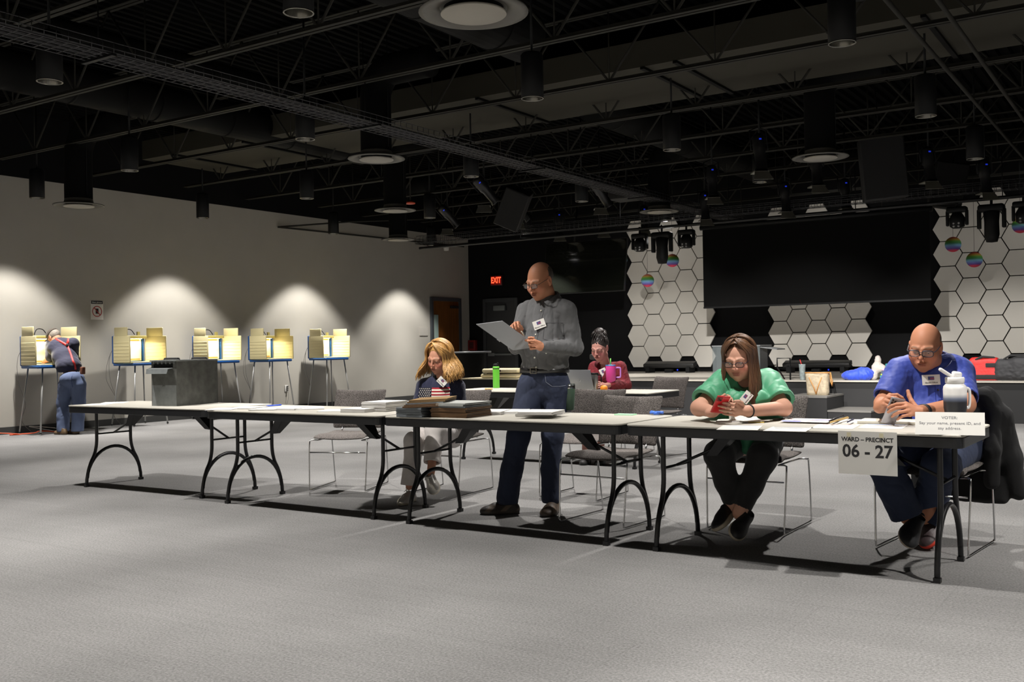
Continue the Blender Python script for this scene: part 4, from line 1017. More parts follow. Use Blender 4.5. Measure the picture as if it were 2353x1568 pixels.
# ---------------------------------------------------------------- 4. blonde woman
def blonde_woman():
    P = Pose(8.25); r = thing('person', 'seated blonde woman in a navy sweater with a flag motif and white jeans', 'person', P(985,1150)*[1,1,0])
    B = basis(nrm(dirw(-.35,.93)-np.array([0,0,.1])), (0,0,1))
    H = Head(P(1009,822,.05), head_basis(-.55,.83,.36,.12), 1.0, 1.02, .9, True)
    N = P(1018,872,.0); SL = P(1049,890,.02); SR = P(976,890,-.04)
    EL = P(1058,948,.06); WL = P(1012,962,.24); ER = P(958,948,.04); WR = P(985,965,.24)
    pel = P(1015,1000,-.12)
    kA, aA = P(952,1015,.38), P(941,1118,.42); kB, aB = P(1000,990,.40), P(990,1088,.55)
    hA, hB = P(990,1002,-.02), P(1040,1000,.0)
    sk = [headmesh(H, N, .05, .055)]
    for e_, w_, q in ((EL,WL,1),(ER,WR,-1)):
        a, _ = armmesh(lerp(e_,w_,.6), w_, .03, .026, dirw(-.8*q,.4,-.05), dirw(0,-.3,-.9), dirw(0,.8,.3), .165, [(.4,.5,.3)]*4, h=.003); sk.append(a)
    v = Vol(*bounds([aA,aB], .12), .004); v.cone(lerp(kA,aA,.6), aA, .036, .03, .02); v.cone(lerp(kB,aB,.6), aB+[0,0,-.0], .036, .03, .02); sk.append(v.mesh())
    sk.append(core([([N,P(1018,930,-.04),pel],[.05,.09,.09]), ([SL,EL,WL],[.03,.028,.022]), ([SR,ER,WR],[.03,.028,.022]), ([pel,kA,aA],[.05,.04,.03]), ([pel,kB,aB],[.05,.04,.03])], .009))
    mk('body', join_pq(sk), skinm('skin_d'), r, H.color((186,134,110), (150,72,66), brow=(130,100,70), cheek=(205,100,85), blush=.5)); H.eyes(r)
    v = Vol(H.c-.2, H.c+.2, .0045); v.ell(H.w(0,-.026,.042), np.array((.088,.104,.096))*H.s, H.B, .01); v.displace(folds(.005, 50, (1,1,.3), 2), .02)
    v.cone(H.w(0,-.05,.0), H.w(0,-.06,-.12), .085, .08, .04)
    v.local_cut(H.c-.2, H.c+.2, H.w(0,.06,.06), H.B@nrm([0,1,-.35])); v.ell(H.w(0,.09,-.012), np.array((.057,.075,.1))*H.s, H.B, .012, 's')
    hm = mat('hair_blonde', (176,134,78), .45, var=.35, scale=45, stretch=(1,1,.15), bump=.3, bscale=120)
    h_ = mk('hair', v.mesh(), hm, r)
    strands('hair_strands', long_hair(H, 700, .21, rx=.104, ry=.122, rz=.11, open_=52, seed=5, wave=.019, wfreq=34, flare=.62, part=.015), .0044, hm, h_)
    v = Vol(*bounds([SL,SR,EL,ER,WL,WR,pel,N], .16), .0055)
    v.ell(P(1014,910,-.01), (.175,.125,.14), B, .02); v.ell(P(1014,955,-.03), (.18,.14,.13), B, .06)
    v.cone(SL, SR, .064, .064, .05); v.cone(lerp(SL,N,.4)+[0,0,.015], lerp(SR,N,.4)+[0,0,.015], .05, .05, .04); v.cone(N+[0,0,-.03], N+[0,0,-.0], .075, .062, .03)
    for S_, E_, W_ in ((SL,EL,WL),(SR,ER,WR)): v.cone(S_, E_, .07, .06, .03); v.cone(E_, lerp(E_,W_,.85), .058, .045, .02)
    v.displace(folds(.007, 18, (1,1,.6), 41), .03); v.cone(N+B[:,1]*.01, N+B[:,1]*.01+[0,0,.2], .056, .056, .006, 's')
    sw = mk('sweater', v.mesh(), mat('sweater_navy', (26,30,58), .9, bump=.5, bscale=160, sheen=.2), r); bv = bvh_of([sw])
    # flag motif knitted into the front
    org = np.array(r.location); X = -B[:,0]; c = P(995,915,.1); d = -B[:,1]; nx, ny = 36, 26; Wd, Hd = .27, .165; vs = []; ok = {}
    for j in range(ny+1):
        for i in range(nx+1):
            p = c+X*Wd*(i/nx-.5)+np.array([0,0,1.])*Hd*(.5-j/ny)+X*0
            h = project(bv, p, d, off=.003); ok[(i, j)] = h is not None; vs.append(np.array(h[0])-org if h else p-org)
    fs = []; ms = []
    for j in range(ny):
        for i in range(nx):
            if all(ok[q] for q in ((i,j),(i+1,j),(i,j+1),(i+1,j+1))):
                a_ = j*(nx+1)+i; fs.append((a_, a_+nx+1, a_+nx+2, a_+1)); ms.append(2 if (i < nx*.43 and j < 14) else (0 if (j//2) % 2 == 0 else 1))
    mb = MB(); mb.v = [tuple(q) for q in vs]; mb.f = fs; mb.m = ms; mb.sm = [True]*len(fs)
    fl = mb.build('flag_motif', [mat('knit_red', (150,22,38), .9), mat('knit_white', (222,214,200), .9), mat('knit_navy', (18,20,38), .9)], sw)
    st = MB()
    for j in range(6):
        for i in range(6):
            p = c+X*Wd*((.5+i+(.5 if j % 2 else 0))*.43/6.5-.5)+np.array([0,0,1.])*Hd*(.5-(j+.7)*14/26/6.4); h = project(bv, p, d, off=.004)
            if h: st.add([tuple(np.array(h[0])-org+X*.0062*math.cos(PI/2+k*PI/5)*(1 if k % 2 == 0 else .45)+np.array([0,0,1.])*.0062*math.sin(PI/2+k*PI/5)*(1 if k % 2 == 0 else .45)) for k in range(10)], [tuple(range(10))])
    tag(st.build('knitted_stars', mat('knit_white'), fl), kind='stuff')
    badge(r, bv, P(1014,877,.16), dirw(.2,-1,-.1), dirw(1,.2,0), .078, .056, -.75, off=.06)
    MB().tube([N+B[:,1]*.05+X*.04-org+[0,0,.01], P(1010,872,.18)-org], .0015, 5).tube([N+B[:,1]*.05-X*.05-org+[0,0,.01], P(1008,876,.18)-org], .0012, 5).build('necklace', mat('buckle_metal', (150,145,135), .3, metal=1), r)
    v = Vol(*bounds([pel,kA,aA,kB,aB], .16), .0055); v.ell(pel, (.18,.15,.11), None, .03)
    v.chain([pel,hA,kA], [.1,.1,.083], .03); v.chain([kA,lerp(kA,aA,.5),lerp(kA,aA,.96)], [.08,.066,.072], .02); v.chain([pel,hB,kB], [.1,.1,.083], .03); v.chain([kB,lerp(kB,aB,.45),lerp(kB,aB,.74)], [.08,.064,.068], .02)
    v.displace(folds(.006, 20, (1.2,1.2,.6), 5), .02)
    for k_, a_, f_ in ((kA,aA,.98),(kB,aB,.76)):
        dd = nrm(a_-k_); e_ = lerp(k_,a_,f_); v.local_cut(e_-.09, e_+.09, e_, dd); v.cone(e_-dd*.07, e_+dd*.05, .05, .055, .006, 's')
    mk('trousers', v.mesh(), cloth('jeans_white', (206,200,196), .9), r)
    SV = dict(upper=(196,192,186), sole=(206,198,180), metal=.55, rough=.3, laces=(225,222,216))
    shoe(r, P(950,1134,.32)*[1,1,0]+[0,0,.0], P(921,1160,.58)*[1,1,0], W=.042, H=.06, **SV)
    shoe(r, P(988,1094,.50), P(1002,1136,.60), up=nrm(dirw(-.1,.8,.3)), W=.042, H=.06, **SV)
blonde_woman()

# ---------------------------------------------------------------- 5. woman in dark red at the rear table
def red_woman():
    P = Pose(10.55); r = thing('person', 'woman in a dark red dress with black hair in a bun, rear table', 'person', P(1390,1050)*[1,1,0])
    B = basis(nrm(dirw(-.45,.9)-np.array([0,0,.2])), (0,0,1))
    H = Head(P(1378,799,.06), head_basis(-.5,.86,.42,.05), 1.04, .98, .9, True)
    N = P(1391,838,.0); SL = P(1424,846,.04); SR = P(1368,846,-.06)
    EL = P(1436,886,.10); WL = P(1395,886,.32); ER = P(1358,884,.05); WR = P(1360,885,.27); pel = P(1402,925,-.1)
    sk = [headmesh(H, N+[0,0,-.01], .046, .055, .003)]
    for e_, w_, q in ((EL,WL,1),(ER,WR,-1)):
        a, _ = armmesh(lerp(e_,w_,.5), w_, .03, .026, dirw(-.5*q-.2,.7,-.05), dirw(0,-.2,-.9), dirw(-.6*q,.5,.1), .165, [(.3,.5,.3)]*4, h=.0035); sk.append(a)
    v = Vol(*bounds([N,SL,SR], .12), .006); v.cone(SL, SR, .04, .04, .04); v.ell(P(1393,868,.0), (.11,.08,.1), B, .03); v.cone(N+[0,0,-.04], N, .06, .05, .04); sk.append(v.mesh())
    sk.append(core([([N,pel],[.05,.09]), ([pel,P(1350,935,.35),P(1345,1040,.35)],[.06,.05,.035]), ([pel,P(1385,935,.38),P(1380,1040,.4)],[.06,.05,.035])], .01))
    mk('body', join_pq(sk), skinm('skin_e'), r, H.color((190,138,126), (150,66,68), brow=(50,35,32), cheek=(215,105,110), blush=.6)); H.eyes(r)
    v = Vol(H.c-.2, H.c+.24, .0045); v.ell(H.w(0,-.026,.04), np.array((.084,.103,.093))*H.s, H.B, .01); v.ell(H.w(0,-.05,.148), np.array((.052,.05,.045))*H.s, H.B, .02)
    v.displace(folds(.006, 60, (1,1,.6), 2), .02); v.local_cut(H.c-.2, H.c+.2, H.w(0,.076,.07), H.B@nrm([0,1,-.35])); v.ell(H.w(0,.09,-.045), np.array((.062,.085,.098))*H.s, H.B, .012, 's'); v.plane_cut(H.w(0,0,-.07), H.B@V(0,0,-1))
    hm = mat('hair_black', (34,27,26), .5, bump=.5, bscale=90, stretch=(1,1,.3)); h_ = mk('hair', v.mesh(), hm, r)
    rr = random.Random(4); pth = []
    for k in range(40):
        a_ = rr.uniform(0, 6.28); c_ = H.w(.035*math.cos(a_), -.05+.035*math.sin(a_), .155); o_ = H.B@V(math.cos(a_), math.sin(a_), rr.uniform(-.2,1)); pth.append([c_+o_*.016*t+np.array([0,0,-.006])*t*t for t in range(4)])
    strands('curls', pth, .004, hm, h_)
    v = Vol(*bounds([SL,SR,EL,ER,WL,WR,pel,P(1350,960,.35)], .17), .0065)
    v.ell(P(1394,865,.0), (.165,.12,.12), B, .02); v.ell(P(1398,900,-.04), (.17,.13,.12), B, .05); v.cone(SL, SR, .062, .062, .05); v.ell(pel, (.19,.16,.11), None, .04)
    for S_, E_, W_ in ((SL,EL,WL),(SR,ER,WR)): v.cone(S_, E_, .072, .068, .03); v.cone(E_, lerp(E_,W_,.75), .068, .055, .02)
    v.chain([pel,P(1352,935,.33),P(1348,1010,.34)], [.13,.1,.11], .04); v.chain([pel,P(1388,937,.36),P(1384,1010,.38)], [.13,.1,.11], .04)
    v.displace(lambda Q_: .012*np.maximum(0, wob(Q_, 62, 3))**1.5, .03)
    v.cone(N+B[:,1]*.03+[0,0,.05], N+B[:,1]*.12+[0,0,-.1], .05, .014, .01, 's')
    dr = mk('dress', v.mesh(), mat('dress_red', (108,24,34), .9, var=.3, scale=40, bump=.8, bscale=60), r); bv = bvh_of([dr])
    badge(r, bv, P(1387,857,.12), dirw(.1,-1,-.1), dirw(1,.3,0), .07, .1, .45)
    for a_, b_ in (((1352,1046,.30),(1338,1052,.5)),((1384,1046,.34),(1374,1052,.54))): shoe(r, P(*a_)*[1,1,0], P(*b_)*[1,1,0], W=.04, H=.06, upper=(30,28,28), sole=(24,24,24))
red_woman()

# ---------------------------------------------------------------- 6. voter at the booth, seen from behind
def voter():
    P = Pose(15.05); r = thing('person', 'voter seen from behind bending over a booth in red suspenders and jeans', 'person', P(165,1000)*[1,1,0])
    fw_ = dirw(-.62,-.78); B = basis(fw_); lean = nrm(P(141,787,-.35)-P(163,868,0))
    T = np.stack([B[:,0], np.cross(lean, B[:,0]), lean], 1)
    H = Head(P(124,776,-.38), head_basis(-.9,-.4,.85,0.), 1.05, 1, 1)
    N = P(136,785,-.36); SL = P(117,793,-.40); SR = P(168,790,-.22)
    EL = P(117,822,-.30); WL = P(98,834,-.42); ER = P(168,822,-.40); WR = P(150,838,-.6)
    pel = P(165,866,0)
    sk = [headmesh(H, N, .06, .065, .004)]
    a, _ = armmesh(lerp(EL,WL,.1), WL, .042, .03, dirw(-.8,-.5,-.2), dirw(0,0,-1), dirw(.5,-.8,0), .18, [(.4,.6,.4)]*4, h=.0045); sk.append(a)
    a, _ = armmesh(lerp(ER,WR,.1), WR, .042, .03, dirw(-.8,-.5,-.2), dirw(0,0,-1), dirw(-.5,.8,0), .18, [(.4,.6,.4)]*4, h=.0045); sk.append(a)
    kL, aL = P(146,925,-.08), P(145,990,-.02); kR, aR = P(181,925,-.05), P(178,990,.0)
    sk.append(core([([N,pel],[.07,.1]), ([SL,EL,WL],[.035,.035,.025]), ([SR,ER,WR],[.035,.035,.025]), ([pel,kL,aL],[.06,.05,.04]), ([pel,kR,aR],[.06,.05,.04])], .012))
    mk('body', join_pq(sk), skinm('skin_f'), r, H.color((176,120,94)))
    v = Vol(H.c-.14, H.c+.14, .004); v.ell(H.w(0,-.022,.02), np.array((.081,.102,.088))*H.s, H.B, .004); v.displace(folds(.003, 80, (1,1,.3), 4), .012)
    v.plane_cut(H.w(0,.03,0), H.B@nrm([0,1,.1])); v.plane_cut(H.w(0,0,.05), H.B@V(0,0,1)); v.plane_cut(H.w(0,0,-.07), H.B@V(0,0,-1)); mk('hair', v.mesh(), mat('hair_silver', (120,112,102), .7, bump=.5, bscale=80), r)
    v = Vol(H.c-.2, H.c+.24, .004); v.ell(H.w(0,-.015,.055), np.array((.088,.106,.078))*H.s, H.B, .004); v.plane_cut(H.w(0,0,.038), H.B@nrm([0,-.15,-1])); v.ell(H.w(0,.12,.05), np.array((.065,.065,.008))*H.s, H.B, .01)
    mk('cap', v.mesh(), cloth('cap_dark', (62,54,46)), r)
    g = MB(); o_ = -np.array(r.location)
    for q in (-1, 1): g.tube([H.w(q*.083,.09,.0)+o_, H.w(q*.084,-.01,.012)+o_], .002, 5)
    g.tube([H.w(-.06,.11,0)+o_, H.w(.06,.11,0)+o_], .003, 5).build('glasses', mat('glasses_30_35', (30,30,35), .3), r)
    v = Vol(*bounds([SL,SR,EL,ER,pel,N], .25), .0075)
    v.ell(P(141,800,-.28), (.21,.14,.16), T, .03); v.ell(P(150,822,-.15), (.195,.15,.17), T, .08); v.ell(P(158,842,-.05), (.185,.15,.14), T, .08); v.cone(SL, SR, .085, .085, .06)
    for S_, E_ in ((SL,EL),(SR,ER)): v.cone(S_, lerp(S_,E_,.95), .085, .082, .03)
    v.cone(N+[0,0,-.02], N+(H.c-N)*.2, .08, .07, .03)
    v.displace(folds(.009, 14, (1,1,1.3), 51), .03); v.local_cut(pel-.3, pel+.3, P(162,856,0), [0,0,-1])
    ts = mk('t_shirt', v.mesh(), cloth('tshirt_navy', (26,27,50)), r); bv = bvh_of([ts])
    v = Vol(*bounds([pel,kL,aL,kR,aR], .2), .0075); v.ell(P(166,872,0), (.18,.15,.13), B, .03)
    v.chain([P(152,885,-.02),kL,lerp(kL,aL,.5),aL], [.115,.098,.092,.092], .03); v.chain([P(180,885,.0),kR,lerp(kR,aR,.5),aR], [.115,.098,.09,.09], .03)
    v.displace(folds(.009, 14, (1,1,.8), 61), .03); v.plane_cut(P(165,992,0), [0,0,-1]); v.plane_cut(P(165,851,0), [0,0,1])
    tr = mk('trousers', v.mesh(), denim('denim_mid', (76,88,116)), r); bt = bvh_of([tr])
    MB().tube([np.array(project(bt, p_, dirw(0,-1), off=.002)[0])+o_ for p_ in [P(167,y,.1) for y in range(862,892,4)]], .004, 5).build('seat_seam', mat('denim_seam', (60,74,110), .9), tr)
    MB().rbox(P(190,852,.03)+o_, (.06,.06,.11), .012).build('belt_pouch', mat('leather_brown', (92,50,28), .6), r)
    # suspenders, a Y on the back
    def strap(pts, w_):
        L_, R_ = [], []
        pp = smooth_path([tuple(p) for p in pts], 8); vs = []
        for i, p in enumerate(pp):
            h = project(bv, p, np.array(p)-V(0,0,CH), back=.6, off=.006)
            if h is None: continue
            t_ = np.array(pp[min(i+1, len(pp)-1)]-pp[max(i-1, 0)]); sd = nrm(np.cross(t_, dirw(0,1,.2))); q = np.array(h[0])+o_; vs += [tuple(q-sd*w_), tuple(q+sd*w_)]
        return vs
    m = MB()
    for pts in ([P(126,779,-.1),P(140,786,-.1),P(154,794,-.1)], [P(158,779,-.1),P(156,786,-.1),P(154,794,-.1)], [P(154,794,-.1),P(161,812,-.1),P(167,830,-.1),P(171,838,-.1),P(173,850,-.1)]):
        vs = strap(pts, .019); m.add(vs, [(2*i, 2*i+1, 2*i+3, 2*i+2) for i in range(len(vs)//2-1)], 0, True)
    m.build('suspenders', mat('suspender_red', (188,40,36), .6), r, solid=.003)
    c_ = project(bv, P(154,794,-.1), P(154,794,-.1)-V(0,0,CH), back=.6, off=.004); MB().sphere(np.array(c_[0])+o_, (.024,.016,.03), 10, 8).build('suspender_patch', mat('leather_black', (24,22,24), .5), r)
    for a_, b_ in (((152,1001,.06),(128,1000,-.06)),((178,1001,.04),(160,999,-.14))): shoe(r, P(*a_)*[1,1,0], P(*b_)*[1,1,0], W=.05, H=.085, upper=(92,72,46), sole=(70,56,40))
voter()
# ================================================================ stage
SX0, SX1, SY0, SZ = -11.2, 4.5, 15.62, .6
sm = mat('stage_deck', (150,145,136), .7, var=.16, scale=3, stretch=(.4,9,1))
struct(MB().box(((SX0+SX1)/2, (SY0+YB)/2, SZ-.012), (SX1-SX0, YB-SY0, .024)).box(((SX0+SX1)/2, (SY0+YB)/2+.03, (SZ-.024)/2), (SX1-SX0-.06, YB-SY0-.06, SZ-.024), 1), 'trim_1', [sm, mat('stage_skirt', (20,20,21), .8)])
t = thing('stage_steps', 'black two-tread steps against the stage front, the tote bag on the upper tread', 'steps', (-4.9, 15.17, 0))
for k, (x0, x1, z) in enumerate([(0,.62,.4),(.62,1.24,.2)]):
    MB().box(((x0+x1)/2,0,z-.012),(x1-x0,.88,.024)).build('tread', mat('tread_grey', (96,94,90), .7), t)
    MB().box(((x0+x1)/2,0,(z-.024)/2),(x1-x0-.01,.87,z-.024)).build('riser', mat('stage_skirt'), t)
# honeycomb wall panels
HEX = mat('hex_panel', (196,192,184), .85, bump=.05, bscale=200)
def make_hex():
    W, H, T = .505, .457, .04; poly = [(W/2,0),(W/4*1.0,H/2),(-W/4,H/2),(-W/2,0),(-W/4,-H/2),(W/4,-H/2)]
    vs = [(x, T/2, z) for x, z in poly]+[(x, -T/2+.004, z) for x, z in poly]+[(x*.985, -T/2, z*.985) for x, z in poly]
    fs = [tuple(range(6)), tuple(range(12,18))]+[(i+o, (i+1)%6+o, (i+1)%6+o+6, i+o+6) for i in range(6) for o in (0, 6)]
    return MB().add(vs, fs).build('hexagonal_panel', HEX)
hx0 = make_hex(); first = True
for x0, nc, top, nm in ((-10.083, 5, 7, 'left'), (-6.833, 5, 7, 'middle'), (-3.595, 7, 7, 'right')):
    for c in range(nc):
        for k in range(top-(c % 2)):
            z = .925+.473*k+(.2365 if c % 2 else 0)
            if nm == 'middle' and z > 2.4 and z < 3.2: continue
            o = hx0 if first else hx0.copy()
            if not first: COL.objects.link(o)
            first = False; o.location = (x0+.395*c, YB-.13, z)
            o_ = ['first','second','third','fourth','fifth','sixth','seventh']
            tag(o, 'pale hexagonal wall panel, %s up in the %s column of the %s honeycomb cluster' % (o_[k], o_[c], nm), 'wall panel', 'honeycomb panels, %s cluster' % nm)
# projection screen
t = thing('projection_screen', 'wide black screen hanging in front of the middle honeycomb panels', 'screen', (-5.22, 17.1, 1.85))
MB().box((0,0,.71),(3.87,.02,1.42)).build('screen_cloth', mat('screen_grey', (15,15,15), .85, spec=.1), t)
MB().tube([(-1.98,0,1.45),(1.98,0,1.45)], .045, 12).build('roller_tube', CANB, t); MB().box((0,0,.0),(3.88,.03,.03)).build('bottom_bar', CANB, t)
for x in (-1.2, 1.2): MB().tube([(x,0,1.47),(x,0,2.25)], .008, 6).build('hanger', STEEL, t)
# lighting pipe with wire tray
t = thing('lighting_pipe', 'long black pipe above the screen with clamped lights', 'pipe', (0, 16.95, 0))
MB().tube([(-13.6,0,3.36),(1.5,0,3.36)], .03, 10).build('pipe', mat('pipe_black', (30,30,31), .4), t)
a = MB()
for dz_, dy in ((0,-.1),(.07,-.1),(.14,-.1),(0,.1),(.07,.1),(.14,.1),(0,0)): a.tube([(-13.6,dy,3.47+dz_),(1.5,dy,3.47+dz_)], .005, 4)
x = -13.6
while x < 1.5: a.tube([(x,-.1,3.61),(x,-.1,3.47),(x,.1,3.47),(x,.1,3.61)], .004, 4); x += .1
a.build('wire_tray', WIRE, t)
for x in (-13.2,-11,-8.8,-6.6,-4.4,-2.2,0): MB().tube([(x,0,3.36),(x,0,4.1)], .008, 6).build('hanger', CANB, t)
# television
t = thing('television', 'large black flat television hung high on the black wall left of the honeycomb', 'television', tuple(at_Y(1345, 555, 18.0))); t.rotation_euler = (-.145, 0, .0)
MB().box((0,.03,-.53),(1.90,.05,1.08)).build('bezel', mat('tv_bezel', (30,30,30), .35), t, bevel=.004)
MB().box((0,.0,-.53),(1.87,.008,1.05)).build('glass_screen', mat('tv_glass', (20,22,18), .13, spec=.9, coat=.6), t)
MB().tube([(-.3,.06,-.1),(-.3,.1,.9)], .02, 8).build('mount', CANB, t); MB().tube([(.3,.06,-.1),(.3,.1,.9)], .02, 8).build('mount', CANB, t)
# exit sign, fire alarm box, small plate, camera
t = thing('exit_sign', 'red lit EXIT sign on the black wall above the dark metal door', 'exit sign', tuple(at_Y(1142, 645, YB-.07)))
MB().rbox((0,0,0),(.34,.08,.25),.012).build('housing', mat('exit_housing', (70,40,40), .4), t)
MB().box((0,-.044,0),(.30,.006,.21)).build('face', mat('exit_face', (40,8,8), .4, emis=(160,10,10), estr=.25), t)
EXM = mat('exit_letters', (255,60,40), .4, emis=(255,70,40), estr=2.6); Mx = Matrix.Translation((0,-.049,0)) @ Matrix.Rotation(PI/2,4,'X')
text_mesh('lettering', 'EXIT', .20, Mx, EXM, t, bold=.006, sx=.72)
t = thing('fire_alarm_box', 'small red box on the black wall left of the metal door', 'alarm box', tuple(at_Y(1086, 794, YB-.05)))
MB().rbox((0,0,0),(.22,.1,.26),.01).build('box_body', mat('alarm_red', (120,24,22), .4), t); MB().box((.0,-.052,.0),(.12,.01,.16)).build('front_plate', mat('alarm_dark', (60,20,20), .4), t)
t = tag(MB().box((0,0,0),(.012,.3,.2)).build('wall_plate', mat('plate_grey', (178,174,166), .5)), 'small blank plate on the grey wall left of the wooden door', 'plate'); t.location = (XL+.008, 18.6, 1.6)
t = thing('wire_shelf', 'small black wire shelf with a white sensor high in the corner of the grey wall', 'shelf', tuple(at_X(1000, 563, XL+.22)))
a = MB()
for k in range(6): a.tube([(-.2+.08*k,-.5,0),(-.2+.08*k,.6,0)], .005, 4)
for k in range(8): a.tube([(-.2,-.5+.15*k,.15),(-.2,-.5+.15*k,0),(.2,-.5+.15*k,0),(.2,-.5+.15*k,.15)], .005, 4)
a.build('wire_basket', CANB, t); MB().lathe([(0,-.1),(.06,-.09),(.07,-.02),(.07,.0),(0,.0)], (.1,.3,-.03), 14).build('sensor', mat('sensor_white', (200,198,190), .4), t)
# paper lanterns
RB = bpy.data.materials.new('rainbow_paper'); RB.use_nodes = True; nt = RB.node_tree; b = nt.nodes['Principled BSDF']; b.inputs['Roughness'].default_value = .8
tc = nt.nodes.new('ShaderNodeTexCoord'); sx = nt.nodes.new('ShaderNodeSeparateXYZ'); mr = nt.nodes.new('ShaderNodeMapRange'); cr = nt.nodes.new('ShaderNodeValToRGB')
nt.links.new(tc.outputs['Object'], sx.inputs[0]); nt.links.new(sx.outputs[2], mr.inputs[0]); mr.inputs[1].default_value = -.135; mr.inputs[2].default_value = .135; nt.links.new(mr.outputs[0], cr.inputs[0]); nt.links.new(cr.outputs[0], b.inputs['Base Color'])
E_ = cr.color_ramp.elements; cols = [(0,(235,70,90)),(.12,(225,70,100)),(.2,(110,80,170)),(.32,(120,140,210)),(.42,(130,185,220)),(.55,(60,130,80)),(.68,(80,140,40)),(.78,(150,120,30)),(.9,(130,40,22)),(1,(100,22,18))]
E_[0].position = 0; E_[1].position = 1
for p_, c_ in cols[1:-1]: E_.new(p_)
for e, (p_, c_) in zip(sorted(E_, key=lambda e: e.position), cols): e.color = (*lin(c_), 1)
for px, py, lb in [(1427,597,'in front of the television, leftmost'),(1545,599,'below the moving lights left of the screen'),(1488,645,'lowest of the left group'),(2190,562,'just right of the screen'),(2239,597,'lowest of the right group'),(2345,518,'at the right edge of the picture')]:
    t = thing('paper_lantern', 'round rainbow striped paper lantern, '+lb, 'lantern', tuple(at_Y(px, py, 18.5)), 0, 'rainbow paper lanterns')
    pr = [(0 if abs(k) == 15 else .13*math.cos(k/15*PI/2)*(1+.018*(k % 2)), .13*math.sin(k/15*PI/2)) for k in range(-15,16)]
    MB().lathe(pr, seg=28).build('paper_shade', RB, t); MB().tube([(0,0,.13),(0,0,4.96-t.location.z)], .0025, 4).build('string', CANB, t)
# moving head lights on the pipe
def make_moving(big):
    t = thing('moving_head_light', 'x', 'stage light'); s = 1.25 if big else 1.
    MB().rbox((0,0,-.07*s),(.3*s,.17*s,.09*s),.03*s).build('base', CANB, t)
    MB().tube([(0,0,.1),(0,0,-.05)], .02, 8).build('clamp', CANB, t)
    m = MB(); m.rbox((-.14*s,0,-.2*s),(.045*s,.08*s,.24*s),.015).rbox((.14*s,0,-.2*s),(.045*s,.08*s,.24*s),.015); m.build('yoke', CANB, t)
    if big: MB().lathe([(0,-.62),(.08,-.61),(.11,-.5),(.105,-.3),(.12,-.15),(.06,-.1),(0,-.1)], seg=20).build('head', CANB, t)
    else:
        h = MB().lathe([(0,-.36),(.07,-.36),(.11,-.33),(.115,-.2),(.07,-.12),(0,-.1)], seg=20).build('head', CANB, t)
        m = MB()
        for q in ((-.035,-.29),(.035,-.29),(0,-.23),(-.035,-.335),(.035,-.335)): m.sphere((q[0],-.1,q[1]), (.02,.012,.018), 10, 6)
        tag(m.build('lens_cluster', mat('lens_grey', (150,150,150), .15), h), kind='stuff')
    return t
mv = {}
for px, py, big, lb in [(1470,545,0,'small black moving head light with a lens cluster, leftmost on the pipe'),(1521,545,1,'long black moving head light hanging left of the screen'),(1577,532,0,'small black moving head light with a lens cluster beside the screen edge'),(2199,485,0,'small black moving head light right of the screen'),(2278,478,1,'long black moving head light right of the screen'),(2352,470,0,'small black moving head light at the right edge of the picture')]:
    if big not in mv: mv[big] = c = make_moving(big)
    else: c = copy_tree(mv[big])
    p = at_Y(px, py, 16.95); c.location = (p.x, 16.95, 3.30); c['label'] = lb; c['group'] = 'moving head lights'
# theatrical spotlights
BLUE_LED = mat('blue_led', (30,50,220), .3, emis=(40,70,255), estr=.35); GEL = mat('gel_frame', (120,118,108), .5, metal=.3)
def make_spot(z=3.7, rot=(0,0,0)):
    t = thing('theatre_spotlight', 'x', 'stage light')
    h = MB().lathe([(0,.22),(.07,.21),(.085,.16),(.085,-.02),(.07,-.05),(.075,-.26),(.09,-.28),(.09,-.3)], seg=20, cap=False).build('lamp_housing', mat('spot_black', (30,30,31), .35), t)
    MB().lathe([(0,-.27),(.07,-.275)], seg=20, cap=False).build('lens', mat('lens_black', (15,15,18), .1), h)
    MB().box((0,0,-.3),(.2,.2,.012)).add([(-.09,-.1,-.3),(.09,-.1,-.3),(.13,-.2,-.42),(-.13,-.2,-.42)], [(0,1,2,3)]).build('barn_door', GEL, t, solid=.004)
    MB().tube([(-.11,0,0),(-.11,0,.28),(0,0,.33),(.11,0,.28),(.11,0,0)], .01, 6).build('yoke', CANB, h)
    MB().box((0,-.088,.12),(.03,.01,.018)).build('display', BLUE_LED, h); h.rotation_euler = rot
    MB().tube([(0,0,.02),(0,0,4.96-z)], .014, 8).build('pole', CANB, t)
    return t
s0 = None
for i, (px, py, z, tx_, ty_, lb) in enumerate([(1112,432,3.75,-.75,.3,'theatre spotlight tilted down to the right, over the standing man'),(1028,493,3.8,-.75,.3,'theatre spotlight tilted down to the right, lowest at the left'),(1190,478,3.8,-.8,.2,'theatre spotlight with a pale barn door beside the hung speaker'),
     (1378,440,3.8,-.6,.2,'theatre spotlight over the television, hung from a joist'),(1285,510,3.75,.2,0,'small theatre spotlight high above the television'),(1385,500,3.75,.2,0,'theatre spotlight above the right end of the television'),(1480,498,3.7,.2,0,'theatre spotlight under the small round diffuser'),
     (1636,412,3.75,.25,.1,'theatre spotlight with a wide skirt in front of the cable tray'),(1745,345,3.75,.25,.1,'theatre spotlight high above the screen, left one'),(1875,382,3.75,.25,.1,'theatre spotlight directly under the large diffuser'),(1619,468,3.7,.2,0,'theatre spotlight just above the left end of the screen'),
     (1804,448,3.7,.2,0,'theatre spotlight above the middle of the screen'),(1942,440,3.75,.2,0,'theatre spotlight left of the hung speaker'),(2133,372,3.75,.25,.1,'theatre spotlight right of the hung speaker'),(2263,400,3.7,.2,0,'theatre spotlight at the upper right above the honeycomb')]):
    c = make_spot(z, (ty_, tx_*1., 0) if tx_ < 0 else (-tx_, 0, 0)); c.location = at_z(px, py, z); c.rotation_euler = (0, 0, YAW); c['label'] = lb; c['group'] = 'theatre spotlights'
